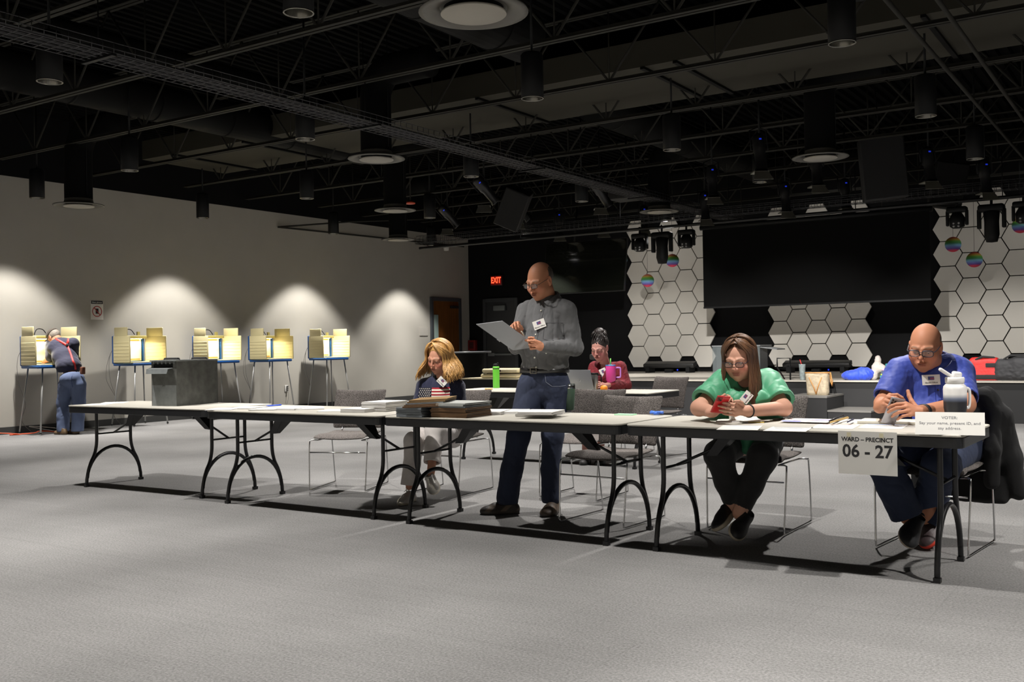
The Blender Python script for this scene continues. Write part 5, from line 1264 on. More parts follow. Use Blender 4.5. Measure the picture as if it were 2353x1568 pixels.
# the stage front light, clamped to the joist over the right table, out of the frame
c = make_spot(3.68, (1.35,0,.25)); c.location = (-2.24, 4.83, 3.68); c['label'] = 'theatre spotlight aimed at the stage from above the right-hand table'; c['group'] = 'theatre spotlights'
def aim(o, tgt): d = Vector(tgt)-o.location; o.rotation_euler = d.to_track_quat('-Z', 'Y').to_euler()
for k, (ax_, x_) in enumerate(((-9.9, -.1), (-6.2, 0), (-2.6, .1))):
    l = lamp('stage_front_lamp', (-2.27+x_, 5.12, 3.62), 5200., math.radians(25), blend=.6, rad=.06); aim(l, (ax_, 20.3, -.9))
l = lamp('panel_fill_lamp', (-5.5, 18.3, 4.0), 60., math.radians(150), blend=1., rad=.2); aim(l, (-5.5, 20.3, 1.5))  # bare fill lamps without fixtures, added to lift the upper panels
l = lamp('panel_fill_lamp', (-9.5, 18.3, 4.0), 45., math.radians(150), blend=1., rad=.2); aim(l, (-9.2, 20.3, 1.5))
l = lamp('panel_fill_lamp', (-1.8, 18.3, 4.0), 45., math.radians(150), blend=1., rad=.2); aim(l, (-2.2, 20.3, 1.5))
# hung speakers
for (px, py, z, w_, d_, h_, rx, ry, rz, lb) in [(1180,478,3.72,.46,.4,.72,.35,.42,.5,'black loudspeaker hung at a steep tilt left of the television'),(2028,388,3.75,.62,.5,.92,.1,-.08,.3,'large black loudspeaker hung above the right end of the screen'),(2178,428,3.75,.5,.45,.75,.1,.2,.3,'black loudspeaker hung behind the spotlight at the right')]:
    t = thing('hanging_loudspeaker', lb, 'loudspeaker', tuple(at_z(px, py, z))); t.rotation_euler = (rx, ry, rz)
    MB().rbox((0,0,0),(w_,d_,h_),.02).build('cabinet', mat('speaker_black', (20,20,20), .6), t); MB().box((0,-d_/2-.006,0),(w_*.92,.01,h_*.94)).build('grille', mat('grille', (16,16,17), .8, bump=.4, bscale=300), t)
    MB().tube([(0,0,h_/2-.02),(0,0,4.9-z)], .012, 6).build('hanger', CANB, t)
t = thing('projector', 'black projector in a cage under the joists beside the cable tray', 'projector', tuple(at_z(1440, 447, 3.8)))
MB().rbox((0,0,0),(.5,.45,.2),.02).build('projector_body', mat('speaker_black', (20,20,20), .6), t); MB().tube([(0,0,.1),(0,0,1.15)], .02, 8).build('pole', CANB, t)
t = thing('ceiling_sprinkler', 'orange-red sprinkler cover beside the middle diffuser', 'sprinkler', tuple(at_z(943, 469, 3.7)))
MB().lathe([(0,0),(.08,0),(.09,.02),(.04,.05),(0,.06)], seg=16).build('cover', mat('sprinkler_orange', (190,70,40), .5), t); MB().tube([(0,0,.05),(0,0,1.24)], .012, 6).build('drop_pipe', STEEL, t)
# wall rail high on the grey wall
tag(MB().tube([(XL+.05,14.0,3.65),(XL+.05,20.2,3.72)], .018, 6).tube([(XL+.05,14.0,3.65),(XL+.9,15.2,3.8),(XL+1.6,16.8,3.95)], .018, 6).build('conduit', STEEL), 'thin pipe running along the top of the grey wall toward the corner', 'pipe')
# things on the stage
def on_stage(px, py, Y): p = at_Y(px, py, Y); return (p.x, Y, SZ)
t = thing('lectern', 'grey metal and glass lectern on the stage behind the woman in green', 'lectern', (-6.72, 17.8, SZ))
MB().box((0,0,.28),(.8,.5,.5)).build('cabinet', mat('lectern_grey', (70,72,74), .4), t, bevel=.006); MB().box((0,-.3,.29),(.9,.015,.54)).build('glass_front', mat('lectern_glass', (120,128,130), .1, alpha=.35), t)
MB().box((0,0,.55),(.92,.62,.02)).build('top_shelf', mat('lectern_top', (120,122,124), .35), t); MB().box((.58,0,.50),(.32,.45,.02), R=Matrix.Rotation(.14,3,'Y')).build('side_shelf', mat('lectern_top'), t)
MB().box((0,0,.02),(.85,.55,.04)).build('base', CANB, t)
for (x, w_, lb) in [(-8.95, 1.15, 'black footlight bar on the stage floor by the left honeycomb'), (-5.85, 1.3, 'black footlight bar on the stage floor by the middle honeycomb'), (-10.4,.7,'short black footlight bar behind the woman in dark red')]:
    t = thing('footlight_bar', lb, 'stage light', (x, 19.5, SZ)); MB().rbox((0,0,.17),(w_,.22,.09),.02, R=Matrix.Rotation(.3,3,'X')).build('light_bar', mat('bar_black', (34,34,34), .4), t)
    for q in (-.4,.4): MB().box((q*w_,0,.06),(.08,.3,.12)).build('foot', CANB, t)
    MB().box((.0,-.05,.04),(.16,.1,.07)).build('power_box', CANB, t); MB().sphere((w_*.2,-.13,.06), .018, 8, 6).build('indicator', BLUE_LED, t)
t = thing('handrail', 'black metal handrail standing at the top of the stage steps', 'handrail', (-5.22, 15.75, SZ))
MB().tube([(.07,0,0),(.07,0,.345),(-.14,0,.345),(-.14,0,.2)], .013, 6).tube([(-.14,0,.2),(-.14,.35,.0)], .013, 6).build('rail', CANB, t)
t = thing('tumbler', 'clear patterned tumbler with a red straw on the stage edge above the tote bag', 'tumbler', (-4.96, 15.76, SZ))
MB().lathe([(.036,0),(.038,.01),(.052,.24),(.054,.25),(.0,.25)], seg=20).build('cup', mat('tumbler_pattern', (130,140,140), .3, var=.35, scale=25), t); MB().tube([(-.01,0,.24),(-.035,0,.32)], .007, 8).build('straw', mat('straw_red', (200,40,40), .4), t)
t = thing('tote_bag', 'cream patterned tote bag with tan straps standing on the stage steps', 'bag', (-4.52, 15.1, .4)); 
vs = []; n = 28
for j in range(8):
    z = .335*j/7; rx, ry = .155+.02*j/7, .075+.03*j/7
    for k in range(n):
        a_ = 2*PI*k/n; p_ = .55; vs.append((rx*math.copysign(abs(math.cos(a_))**p_, math.cos(a_))+.004*math.sin(5*a_+j), ry*math.copysign(abs(math.sin(a_))**p_, math.sin(a_))+.006*math.sin(4*a_+j*1.3), z))
fs = [(j*n+k, j*n+(k+1) % n, (j+1)*n+(k+1) % n, (j+1)*n+k) for j in range(7) for k in range(n)]+[tuple(range(n))[::-1]]
tm = mat('tote_canvas', (172,158,134), .7, var=.18, scale=28)
MB().add(vs, fs, 0, True).build('bag_body', tm, t, solid=.004); TAN = mat('tan_leather', (176,122,64), .5)
MB().tube([v for v in vs[7*n:8*n]], .007, 6, closed=True).build('rim', TAN, t)
m = MB(); m.tube([(.17,-.05,.32),(.22,-.1,.34),(.25,-.12,.2),(.24,-.1,.14),(.21,-.06,.2),(.17,.03,.32)], .008, 6); m.build('strap', TAN, t)
m = MB(); m.tube([(-.1,-.112,.27),(-.03,-.108,.12),(0,-.1,.02)], .008, 6).tube([(.09,-.112,.27),(.03,-.108,.12),(0,-.1,.02)], .008, 6).build('strap', TAN, t)
def blob(name, label, cat, loc, prims, m, amp=.008, fs_=25, h=.01, colfn=None, parts=None):
    t = thing(name, label, cat, loc); L = np.array(loc, float); v = Vol(L+np.array([-.6,-.5,-.02]), L+np.array([.6,.5,.6]), h)
    for p_ in prims:
        if len(p_) > 3: v.rb(L+np.array(p_[0]), p_[1], p_[3], None, p_[2]); continue
        v.ell(L+np.array(p_[0]), p_[1], None, p_[2] if len(p_) > 2 else .04)
    if amp: v.displace(folds(amp, fs_, (1,1,1), len(name)), .03)
    v.plane_cut(L, [0,0,-1.]); mk(parts or name+'_body', v.mesh(), m, t, colfn); return t
blob('jacket', 'bright blue jacket bundled on the stage edge', 'jacket', (-4.12,15.85,SZ), [((-.07,0,.07),(.19,.14,.09)),((.08,0,.09),(.16,.15,.11))], cloth('jacket_blue', (40,70,190), .6), .028, 16, parts='folded_cloth')
blob('fleece_scarf', 'fluffy white scarf heaped on the folded clothes beside the blue jacket', 'scarf', (-3.86,15.92,SZ), [((-.04,-.02,.07),(.06,.07,.08)),((0,0,.19),(.08,.07,.08)),((.02,0,.30),(.05,.05,.08)),((.07,0,.18),(.07,.06,.06))], cloth('fleece_white', (170,162,156), .95), .014, 50, parts='fleece')
t = thing('clothes_pile', 'folded pink, teal and green clothes piled on the stage edge', 'clothes', (-3.62,15.98,SZ))
for k, (c_, z, w_, n_) in enumerate([((30,120,125),.04,.36,'teal'),((150,190,60),.085,.34,'lime'),((60,70,90),.11,.33,'slate'),((200,150,180),.16,.3,'pink'),((25,110,115),.22,.2,'sea')]): MB().rbox((0,0,z),(w_,.26,.035 if k % 2 else .06),.015).build('folded_garment', cloth('cloth_'+n_, c_, .9), t)
t = blob('lunch_bag', 'red and black soft lunch bag on the stage at the right', 'bag', (-2.36,16.0,SZ), [((0,0,.15),(.2,.14,.17),.02,.05),((0,0,.27),(.16,.1,.06),.04,.03)], mat('bag_red', (190,34,30), .6, bump=.2, bscale=60), .01, 20, parts='bag_body')
MB().rbox((0,0,.05),(.4,.29,.09),.03).build('black_base', cloth('bag_black', (26,26,28)), t); MB().tube([(-.1,-.12,.3),(.0,-.14,.345),(.14,-.1,.33),(.2,-.05,.24)], .016, 8).build('handle', cloth('bag_black'), t); MB().rbox((.1,-.14,.22),(.13,.03,.06),.01).build('pocket_flap', cloth('bag_black'), t)
t = blob('duffel_bag', 'black duffel bag on the stage at the right edge of the picture', 'bag', (-1.95,16.0,SZ), [((-.05,0,.15),(.24,.16,.16),.03,.09),((.18,0,.17),(.24,.17,.17),.04,.09)], cloth('duffel_black', (34,34,37), .7), .014, 22, parts='bag_body')
MB().tube([(-.15,-.1,.3),(-.05,-.14,.36),(.15,-.14,.36),(.25,-.1,.3)], .014, 8).build('handle', cloth('bag_black'), t)
# cream cases and bistro table behind the rear table
t = thing('side_table', 'low black cloth-covered table with cream cases behind the green bottle', 'table', (-9.4,14.0,0)); MB().box((0,0,.33),(1.5,.6,.66)).build('black_cover', mat('stage_skirt'), t); MB().box((0,0,.672),(1.5,.6,.02)).build('tabletop', mat('table_cream', (186,176,150), .5), t)
for k in range(2):
    t = thing('booth_case', ['closed cream booth case, lower of the two behind the green bottle','closed cream booth case, upper of the two behind the green bottle'][k], 'case', (-9.42+.03*k,14.0,.684+.085*k), 0, 'closed booth cases')
    MB().rbox((0,0,.038),(.72,.5,.07),.03).build('case_shell', mat('case_cream', (196,184,150), .45), t); MB().box((0,-.252,.038),(.06,.012,.03)).build('latch', CANB, t)
t = thing('high_table', 'tall black round table between the blonde woman and the black door', 'table', (-10.9,15.0,0)); MB().lathe([(0,1.10),(.4,1.10),(.405,1.115),(.4,1.13),(0,1.13)], seg=32).build('tabletop', mat('bistro_top', (110,112,114), .3), t)
MB().lathe([(.3,0),(.24,.5),(.3,1.1)], seg=24).build('black_skirt', mat('stage_skirt'), t)
t = thing('camera_tripod', 'dark tripod head and cables seen between the standing man and the laptop', 'tripod', (-7.3,13.2,0))
for a_ in range(3): MB().tube([(0,0,.8),(.28*math.cos(a_*2.1),.28*math.sin(a_*2.1),.0)], .012, 6).build('leg', CANB, t)
MB().tube([(0,0,.75),(0,0,1.0)], .014, 8).build('column', CANB, t); MB().rbox((0,0,1.03),(.1,.09,.08),.02).build('head', mat('bar_black'), t); MB().tube([(0,0,1.04),(.2,-.1,.9),(.28,-.12,.86)], .01, 6).build('pan_handle', CANB, t)
# ================================================================ booths
CREAM = mat('booth_cream', (205,194,150), .45); BOOB = mat('booth_blue', (28,78,140), .35); ALU = mat('aluminium', (176,176,174), .35, metal=.5)
def make_booth():
    t = thing('voting_booth', 'x', 'voting booth')     # local +x is out of the wall into the room
    D, W, Z = .25, .315, 1.03
    MB().rbox((0,0,Z-.012),(2*D,2*W,.045),.015).build('tray', BOOB, t); MB().rbox((0,0,Z+.02),(2*D-.02,2*W-.02,.02),.008).build('writing_surface', CREAM, t)
    MB().rbox((-D-.02,0,Z+.23),(.05,2*W-.02,.46),.015).rbox((-D+.015,-W+.05,Z+.23),(.05,.03,.4),.008).rbox((-D+.015,W-.05,Z+.23),(.05,.03,.4),.008).build('back_panel', BOOB, t)
    for s in (-1, 1):
        g = MB(); f_ = .40
        R_ = Matrix.Rotation(s*.10, 3, 'Z'); c = Vector((-D+.02, s*W, 0))
        g.rbox(c+R_ @ Vector((.235,0,Z+.235)), (.47,.022,.44), .01, R=R_)
        for k in range(6): g.rbox(c+R_ @ Vector((.235,0,Z+.07+.055*k)), (.43,.030,.016), .006, R=R_)
        g.rbox(c+R_ @ Vector((.215,0,Z+.52)), (.36,.020,.15), .008, R=R_)
        g.build('side_screen', CREAM, t)
    MB().box((-D+.045,0,Z+.235),(.004,.42,.38)).build('instruction_poster', mat('poster_paper', (215,205,180), .7), t)
    MB().box((-D+.048,.02,Z+.39),(.003,.30,.03)).build('poster_heading', mat('poster_orange', (170,120,50), .6), t); MB().box((-D+.048,0,Z+.07),(.003,.36,.02)).build('poster_heading', mat('poster_orange'), t)
    MB().rbox((-D+.06,0,Z+.44),(.12,2*W-.08,.05),.012).build('lamp_hood', mat('hood_cream', (170,158,96), .45), t)
    MB().box((-D+.06,0,Z+.412),(.07,.38,.006)).build('lamp_tube', mat('tube_glow', (255,250,230), .4, emis=(255,244,205), estr=9), t)
    MB().tube(smooth_path([(-D,-.1,Z+.46),(-D+.01,-.06,Z+.56),(-D+.02,.03,Z+.56),(-D+.05,.08,Z+.48)], 5), .007, 6).build('lamp_cable', CANB, t); MB().box((-D+.04,.16,Z+.50),(.03,.05,.06)).build('latch', mat('hood_cream'), t)
    for sx in (-1, 1):
        for s in (-1, 1):
            a, b = Vector((sx*(D-.06), s*(W-.08), Z-.03)), Vector((sx*(D+.03), s*(W+.02), .01))
            l = MB().tube([a, b], .0125, 8).build('leg', ALU, t); MB().tube([b+(a-b)*.012-Vector((0,0,.0)), b+(a-b)*.03], .016, 8).build('rubber_foot', CANB, l)
    return t
b0 = None
for i, (y, lb) in enumerate([(8.86,'cream and blue voting booth the man in suspenders bends over, leftmost'),(10.44,'cream and blue voting booth second from the left, beside the metal ballot box'),(12.05,'cream and blue voting booth behind the ballot box, middle of the five'),(13.34,'cream and blue voting booth fourth from the left, above the wall outlet'),(14.9,'cream and blue voting booth nearest the blonde woman, rightmost of the five')]):
    c = make_booth() if i == 0 else copy_tree(b0)
    if i == 0: b0 = c
    c.location = (-14.35, y, 0); c['label'] = lb; c['group'] = 'voting booths'; c.rotation_euler = (0,0,[0,.05,-.04,.06,-.05][i])
    l = lamp('booth_lamp', (-.16,0,1.40), 5., 0, kind='AREA', size=(.08,.36), color=(1,.93,.62), parent=c)
    g = MB(); x = random.Random(i)
    g.tube(smooth_path([(-.27,-.1,1.4),(-.33,-.3,1.2),(-.36,-.38+.1*x.random(),.8),(-.34,-.2,.45),(-.30,-.28,.2),(-.36,-.1,.02)], 6), .004, 5).build('power_cord', mat('cord_grey', (120,118,114), .6), c)
tag(MB().tube(smooth_path([(-14.5,7.2,.02),(-14.55,7.6,.02),(-14.35,7.9,.02),(-14.55,8.15,.05),(-14.4,8.4,.02),(-14.5,8.3,.015),(-14.3,8.55,.03),(-14.45,8.75,.04),(-14.3,8.9,.02)], 8), .008, 6).build('extension_cord', mat('cord_orange', (226,82,30), .5)), 'orange extension cord coiled on the floor at the left wall', 'cord')
tag(MB().tube(smooth_path([(-14.3,8.95,.02),(-14.5,8.6,.12),(-14.35,8.9,.08),(-14.1,9.05,.02),(-14.0,9.1,.01)], 8), .004, 6).build('power_lead', mat('cord_white', (200,198,190), .5)), 'thin white lead on the floor by the left booth', 'cord')
t = thing('wall_outlet', 'white wall outlet with three dark plugs between the two right booths', 'outlet', (XL+.006,14.19,.45))
MB().rbox((0,0,0),(.01,.08,.13),.003).build('cover_plate', mat('plate_white', (205,203,198), .4), t)
for k in range(3): MB().rbox((.02,.02,.035-.035*k),(.03,.03,.02),.004).build('plug', mat('plug_grey', (60,60,60), .5), t)
MB().tube(smooth_path([(.03,.02,-.04),(.06,.0,-.2),(.05,-.08,-.42)], 5), .004, 5).build('plug_cord', mat('cord_grey'), t)
# sign on the wall
t = thing('no_phone_sign', 'white paper wall sign with a red prohibition circle and black heading', 'sign', (XL+.004,10.01,1.92))
MB().box((0,0,0),(.003,.23,.31)).build('paper', mat('paper_white', (222,220,214), .7), t); MB().box((.002,0,.128),(.002,.216,.05)).build('heading_band', mat('print_black'), t)
MR = Matrix.Translation((.0035,0,.128)) @ Matrix.Rotation(PI/2,4,'Z') @ Matrix.Rotation(PI/2,4,'X'); text_mesh('heading_text', 'Silent phones', .034, MR, mat('paper_white'), t, bold=.0004)
m = MB(); m.tube([(.003,.083*math.cos(a_*PI/18),-.02+.083*math.sin(a_*PI/18)) for a_ in range(36)], .0065, 6, closed=True).tube([(.004,-.055,.04),(.004,.055,-.08)], .0065, 6); m.build('prohibition_ring', mat('sign_red', (176,36,26), .6), t)
MB().rbox((.0025,0,-.015),(.002,.052,.085),.0009).build('phone_pictogram', mat('print_black'), t)
# ================================================================ things on the tables
TH = .74
def on(px, py, z=TH): p = at_z(px, py, z); return np.array([p.x, p.y, z])
PAPER = mat('paper_white', (222,220,214), .7); PAPERE = mat('paper_edge', (196,194,192), .8, var=.1, scale=200, stretch=(1,1,20))
# ballot box
th_ = .166; t = thing('ballot_box', 'dented galvanised metal ballot box with a slot and flap on the left table', 'ballot box', (-7.166, 5.585, TH), th_)
GAL = mat('galvanised', (96,97,93), .45, metal=.3, var=.28, scale=14, bump=.08, bscale=40, detail=8); GAL2 = mat('galvanised_light', (132,136,136), .4, metal=.25, var=.12, scale=22)
W_, L_, H_ = .28, .52, .385
m = MB(); m.box((-W_/2,L_/2,.006),(W_,L_,.012)).box((0-.004,L_/2,H_/2),(.008,L_,H_)).box((-W_+.004,L_/2,H_/2),(.008,L_,H_)).box((-W_/2,L_-.004,H_/2),(W_,.008,H_))
m.box((-W_/2,.004,(H_-.055)/2),(W_,.008,H_-.055)).box((-W_/2,.004,H_-.008),(W_,.008,.016)).box((-W_+.01,.004,H_-.035),(.02,.008,.06)).box((-.02,.004,H_-.035),(.04,.008,.06)); m.build('box_body', GAL, t, bevel=.002)
MB().box((-W_/2,.0,.09),(W_-.01,.002,.18)).build('worn_front_plate', GAL2, t)
MB().box((-W_/2,L_/2-.01,H_+.006),(W_+.02,L_+.01,.012)).build('lid', GAL2, t, bevel=.002)
MB().box((-W_/2,.15,H_-.03),(W_-.04,.28,.04)).build('slot_shade_block', mat('slot_shade_black', (6,6,6), .9), t)  # black block put in for the shade inside the slot
f = MB(); f.add([(-W_-.0,-.0,H_-.058),(-.04,-.0,H_-.058),(-.05,-.05,H_-.066),(-W_-.01,-.05,H_-.066),(-.055,-.062,H_-.106),(-W_-.005,-.062,H_-.106)], [(0,1,2,3),(3,2,4,5)]); f.build('flap', GAL2, t, solid=.004)
MB().add([(-W_-.002+.0,-.0,H_-.05),(-W_-.002,-.0,H_-.10),(-W_-.005,-.062,H_-.106),(-W_-.01,-.05,H_-.066)], [(0,1,2,3)]).build('flap_cheek', GAL2, t, solid=.004)
m = MB()
for k in range(6): m.box((-W_+.03+.045*k,-.003,H_-.012),(.014,.004,.022))
tag(m.build('lid_notches', GAL2, t), kind='stuff')
m = MB(); m.tube([(-W_/2+.0,-.004,.17),(-W_/2+.0,-.006,.175)], .012, 14).build('lock_plate', GAL, t)
for k, (x, y) in enumerate([(-.2,.16),(-.12,.42)]):
    h_ = MB(); h_.rbox((x,y,H_+.022),(.16,.03,.016),.006); h_.tube([(x-.09,y,H_+.014),(x-.07,y,H_+.026),(x+.07,y,H_+.026),(x+.09,y,H_+.014)], .006, 6); h_.build('handle', mat('bag_black', (26,26,28)), t)
def sheet(px, py, rz, label, z=TH, w_=.216, l_=.279, th=.0012, name='paper_sheet', cat='paper', group=None, m=None, marks=(), curl=0.):
    p = on(px, py, z); t = thing(name, label, cat, p, rz, group); g = MB(); n = 8; vs = []
    for j in range(n+1):
        for i in range(2):
            y = (j/n-.5)*l_; vs.append(((i-.5)*w_, y, .0006+curl*max(0, (j/n-.5))**2+th))
    vs2 = [(x, y, .0004) for x, y, z_ in vs]; q = len(vs); fs = [(2*j,2*j+1,2*j+3,2*j+2) for j in range(n)]+[(q+2*j,q+2*j+2,q+2*j+3,q+2*j+1) for j in range(n)]+[(2*j,2*j+2,q+2*j+2,q+2*j) for j in range(n)]+[(2*j+1,q+2*j+1,q+2*j+3,2*j+3) for j in range(n)]+[(0,q,q+1,1),(2*n,2*n+1,q+2*n+1,q+2*n)]
    g.add(vs+vs2, fs); g.build('page', m or PAPER, t)
    for (x, y, a, b, mm) in marks: MB().box((x*w_, y*l_, th+.0010), (a*w_, b*l_, .0006)).build('printed_band', mm, t)
    return t
INK = mat('ink_grey', (120,120,125), .7); BLU = mat('ink_blue', (60,80,190), .6); PBL = mat('ink_pale_blue', (150,180,235), .6); RED = mat('ink_red', (190,60,60), .6); DRK = mat('ink_dark', (70,70,75), .7)
sheet(225, 930, .6, 'sheet of paper at the far left corner of the row of tables', group='papers on the left table'); sheet(262, 926, .75, 'sheet of paper nearer the ballot box on the left table', group='papers on the left table')
def stack(px, py, rz, h, label, z=TH, w_=.216, l_=.28, cat='paper stack', name='paper_stack', group=None, seed=1, cover=None):
    r_ = random.Random(seed); t = thing(name, label, cat, on(px, py, z), rz, group); g = MB(); n = max(2, int(h/.004))
    for k in range(n):
        dx, dy, a = r_.uniform(-.003,.003), r_.uniform(-.003,.003), r_.uniform(-.012,.012); g.box((dx,dy,h*(k+.5)/n),(w_,l_,h/n*.98), 0, R=None, M=Matrix.Rotation(a,4,'Z'))
    g.build('pages', PAPERE, t); MB().box((0,0,h+.0006),(w_*.99,l_*.99,.001)).build('top_page', cover or PAPER, t); return t
for i, (px, py, rz, h, lb) in enumerate([(515,941,.5,.004,'papers at the seam of the first two tables'),(570,938,.35,.006,'spread papers on the second table, left of the blue pen'),(618,942,.4,.010,'paper pile on the second table just in front of the blue pen'),(668,941,.3,.012,'paper pile on the second table, right of the blue pen'),(712,940,.8,.008,'paper pile fanned out in the middle of the second table'),(772,944,.45,.003,'thin papers before the white booklet on the second table')]): stack(px, py, rz, h, lb, group='paper piles on the second table', seed=i)
stack(836, 946, .1, .026, 'thick white booklet with grey edge at the right end of the second table', seed=9)
t = stack(884, 944, .1, .07, 'ream of paper in white wrapping beside the folders', seed=11, w_=.22)
tag(MB().tube([on(613,935)+[0,0,.006], on(634,933.5)+[0,0,.006], on(646,932.5)+[0,0,.006]], .0055, 8).build('pen', mat('pen_blue', (50,90,220), .35)), 'blue pen lying on the second table', 'pen')
# binders: each one is a thing
def binder(p, rz, lb, col, w_=.30, l_=.38, h=.016, tilt=0., group=None, name='binder', rx=0.):
    t = thing(name, lb, name, p, rz, group); t.rotation_euler = (rx, tilt, rz)
    mt = mat('binder_%d_%d' % (col[0], col[2]), col, .55); MB().box((0,0,h*.12),(w_,l_,h*.2)).box((0,0,h*.88),(w_,l_,h*.2)).box((0,-l_/2+.002,h/2),(w_,.004,h)).build('cover', mt, t, bevel=.0012)
    MB().box((0,.004,h/2),(w_-.012,l_-.014,h*.5)).build('pages', mat('binder_pages', (60,50,40) if col[0] > 100 and col[2] < 80 else (90,92,94), .8), t); return t
GY = (118,124,128); BR = (112,82,52); TN = (138,110,72); PG = (166,168,164)
base = on(946, 960)+V(-.03,.16,0)
for k in range(4): binder(base+V(rnd.uniform(-.008,.008),rnd.uniform(-.006,.006),.0165*k), .02+rnd.uniform(-.03,.03), 'grey binder in the four-high pile at the left of the folders, %s' % ['bottom one','second from bottom','third from bottom','top one'][k], GY, .215, .30, .016, group='grey binders in the low pile')
base = on(1026, 961)+V(-.0,.17,0)
for k in range(6): binder(base+V(rnd.uniform(-.008,.008),rnd.uniform(-.006,.006),.011*k), .06+rnd.uniform(-.02,.02), 'brown folder under the grey ones in the right pile, number %s from the table up' % ['one','two','three','four','five','six'][k], BR, .28, .32, .0106, group='brown folders in the right pile')
for k in range(3): binder(base+V(-.015+rnd.uniform(-.006,.006),rnd.uniform(-.01,.01),.0665+.0105*k), .03+rnd.uniform(-.03,.03), 'pale grey folder lying on the brown folders, %s' % ['lowest of three','middle of three','topmost with printed cover'][k], PG if k else GY, .30, .32, .010, group='pale grey folders on the right pile')
base = on(946, 960)+V(.01,.18,.0685)
for k, cc in enumerate([BR, BR, GY, TN, TN]): binder(base+V(.004*k,.006*k,.0105*k), .34+.03*k, '%s folder leaning across the two piles, %s' % (['brown','brown','grey','tan','tan'][k], ['lowest','second up','third up','fourth up','topmost'][k]), cc, .26, .36, .010, tilt=-.04, group='folders leaning across the piles')
stack(1128, 951, .35, .022, 'low stack of white papers left of the standing man', seed=21); stack(1178, 949, .45, .016, 'white papers fanned beside the low stack before the standing man', seed=22, l_=.3)
stack(1240, 955, .3, .024, 'bottom stack of white papers in front of the standing man', seed=23, w_=.25, l_=.3); stack(1244, 951, .24, .018, 'curved stack of papers resting on top, right of the standing man', z=TH+.0246, seed=24, w_=.23, l_=.28)
# green tumbler in front of the man
p = on(1300, 944); t = thing('travel_tumbler', 'dark green travel tumbler with a steel rim on the third table', 'tumbler', p+V(0,.05,0))
MB().lathe([(.033,0),(.036,.004),(.045,.155),(.044,.158)], seg=28, cap=True).build('cup', mat('tumbler_green', (52,70,56), .4), t); MB().lathe([(.0455,.155),(.0455,.178),(.044,.18)], seg=28, cap=False).build('steel_rim', CHROME, t); MB().lathe([(0,.176),(.043,.176),(.045,.183),(.042,.19),(0,.19)], seg=28).build('lid', mat('lid_smoke', (60,64,60), .2, alpha=.7), t)
sheet(1437, 954, .05, 'pale green sticky note on the third table', w_=.13, l_=.075, th=.006, name='sticky_note', m=mat('note_green', (160,215,170), .7))
p = on(1509, 955); t = thing('rubber_finger_cots', 'bundle of blue rubber finger grips tied together on the table', 'rubber bundle', p); r_ = random.Random(3)
MB().tube([(-.02,0,.014),(.02,0,.016)], .012, 8).build('band', mat('rubber_blue', (70,120,225), .45), t)
for k in range(12):
    a_, e = r_.uniform(-.7,.7), r_.uniform(.0,.6); s_ = 1 if k % 2 else -1
    MB().tube([(0,0,.016),(s_*.02*math.cos(a_),.02*math.sin(a_),.016+.012*e),(s_*.045*math.cos(a_),.04*math.sin(a_),.012+.025*e)], [.005,.006,.0055], 8).build('finger_grip', mat('rubber_blue'), t)
# right table papers
sheet(1700, 984, .25, 'sheet with a blue line at the left front of the right table', marks=[(0,.4,.8,.03,PBL)]); 
sheet(1812, 987, .15, 'sheet with a black printed heading between the women and the ward sign', marks=[(0,.38,.86,.045,DRK),(0,.1,.7,.01,INK)])
sheet(1920, 981, .12, 'sheet with a red heading left above the ward sign', marks=[(0,.42,.8,.03,RED),(0,.1,.8,.01,INK)]); sheet(2030, 981, .1, 'sheet with a pale blue heading above the ward sign', marks=[(0,.42,.9,.07,PBL),(0,.2,.8,.01,INK),(-.3,-.1,.2,.02,PBL)])
stack(1690, 969, .3, .008, 'notepad with a turned-up page in front of the woman in green', seed=31, w_=.21, l_=.15); sheet(1722, 966, .9, 'curled white page lying on the notepad', z=TH+.010, curl=.25, w_=.15, l_=.2)
sheet(1738, 972, .1, 'yellow pencil-like strip by the notepad', w_=.09, l_=.012, th=.005, name='yellow_strip', cat='strip', m=mat('strip_yellow', (220,190,90), .5))
for k, (x, y, a) in enumerate([(1788,966,.9),(1799,966,2.1)]):
    t = thing('pen', ['short silver pen, left of the pair on the right table','short silver pen, right of the pair on the right table'][k], 'pen', on(x,y)+V(0,0,.006), a); MB().tube([(-.035,0,0),(.035,0,0)], .005, 8).build('barrel', mat('pen_silver', (120,118,115), .3, metal=.6), t); MB().tube([(.035,0,0),(.045,0,0)], .003, 8).build('tip', CANB, t)
stack(1860, 968, .05, .006, 'flyers with blue and red print in the middle of the right table', seed=33, w_=.28, l_=.2)
t = sheet(1855, 968, .05, 'top flyer with a blue corner and red lines', z=TH+.0075, w_=.27, l_=.19, marks=[(-.28,-.3,.4,.25,BLU),(.05,.0,.7,.06,RED),(.25,.38,.45,.1,BLU),(0,.47,.9,.04,RED)])
for k, (x0, y0, x1, y1, c_, n_, r__) in enumerate([(1906,972,1936,960,(24,24,28),'black marker pen on the flyers',.009),(1908,974,1948,963,(205,170,100),'tan pencil beside the black marker',.007),(1925,969,1946,963,(90,88,100),'grey pen beside the tan pencil',.005),(1947,973,1960,967,(52,56,84),'dark blue pen on the white sheets',.006)]):
    t = tag(MB().tube([on(x0,y0,TH+.012)+[0,0,r__], on(x1,y1,TH+.012)+[0,0,r__]], [r__*.6, r__], 8).build('pen', mat('pencol_%d' % k, c_, .4)), n_, 'pen')
sheet(1975, 969, .2, 'white sheet under the pens on the right table', marks=[(0,.3,.7,.01,INK)])
t = thing('paper_pad', 'thick cream pad under the forearms of the man in blue', 'pad', on(2055,973), .05); MB().rbox((0,0,.009),(.36,.2,.017),.003).build('pad_body', mat('pad_cream', (214,210,196), .6), t)
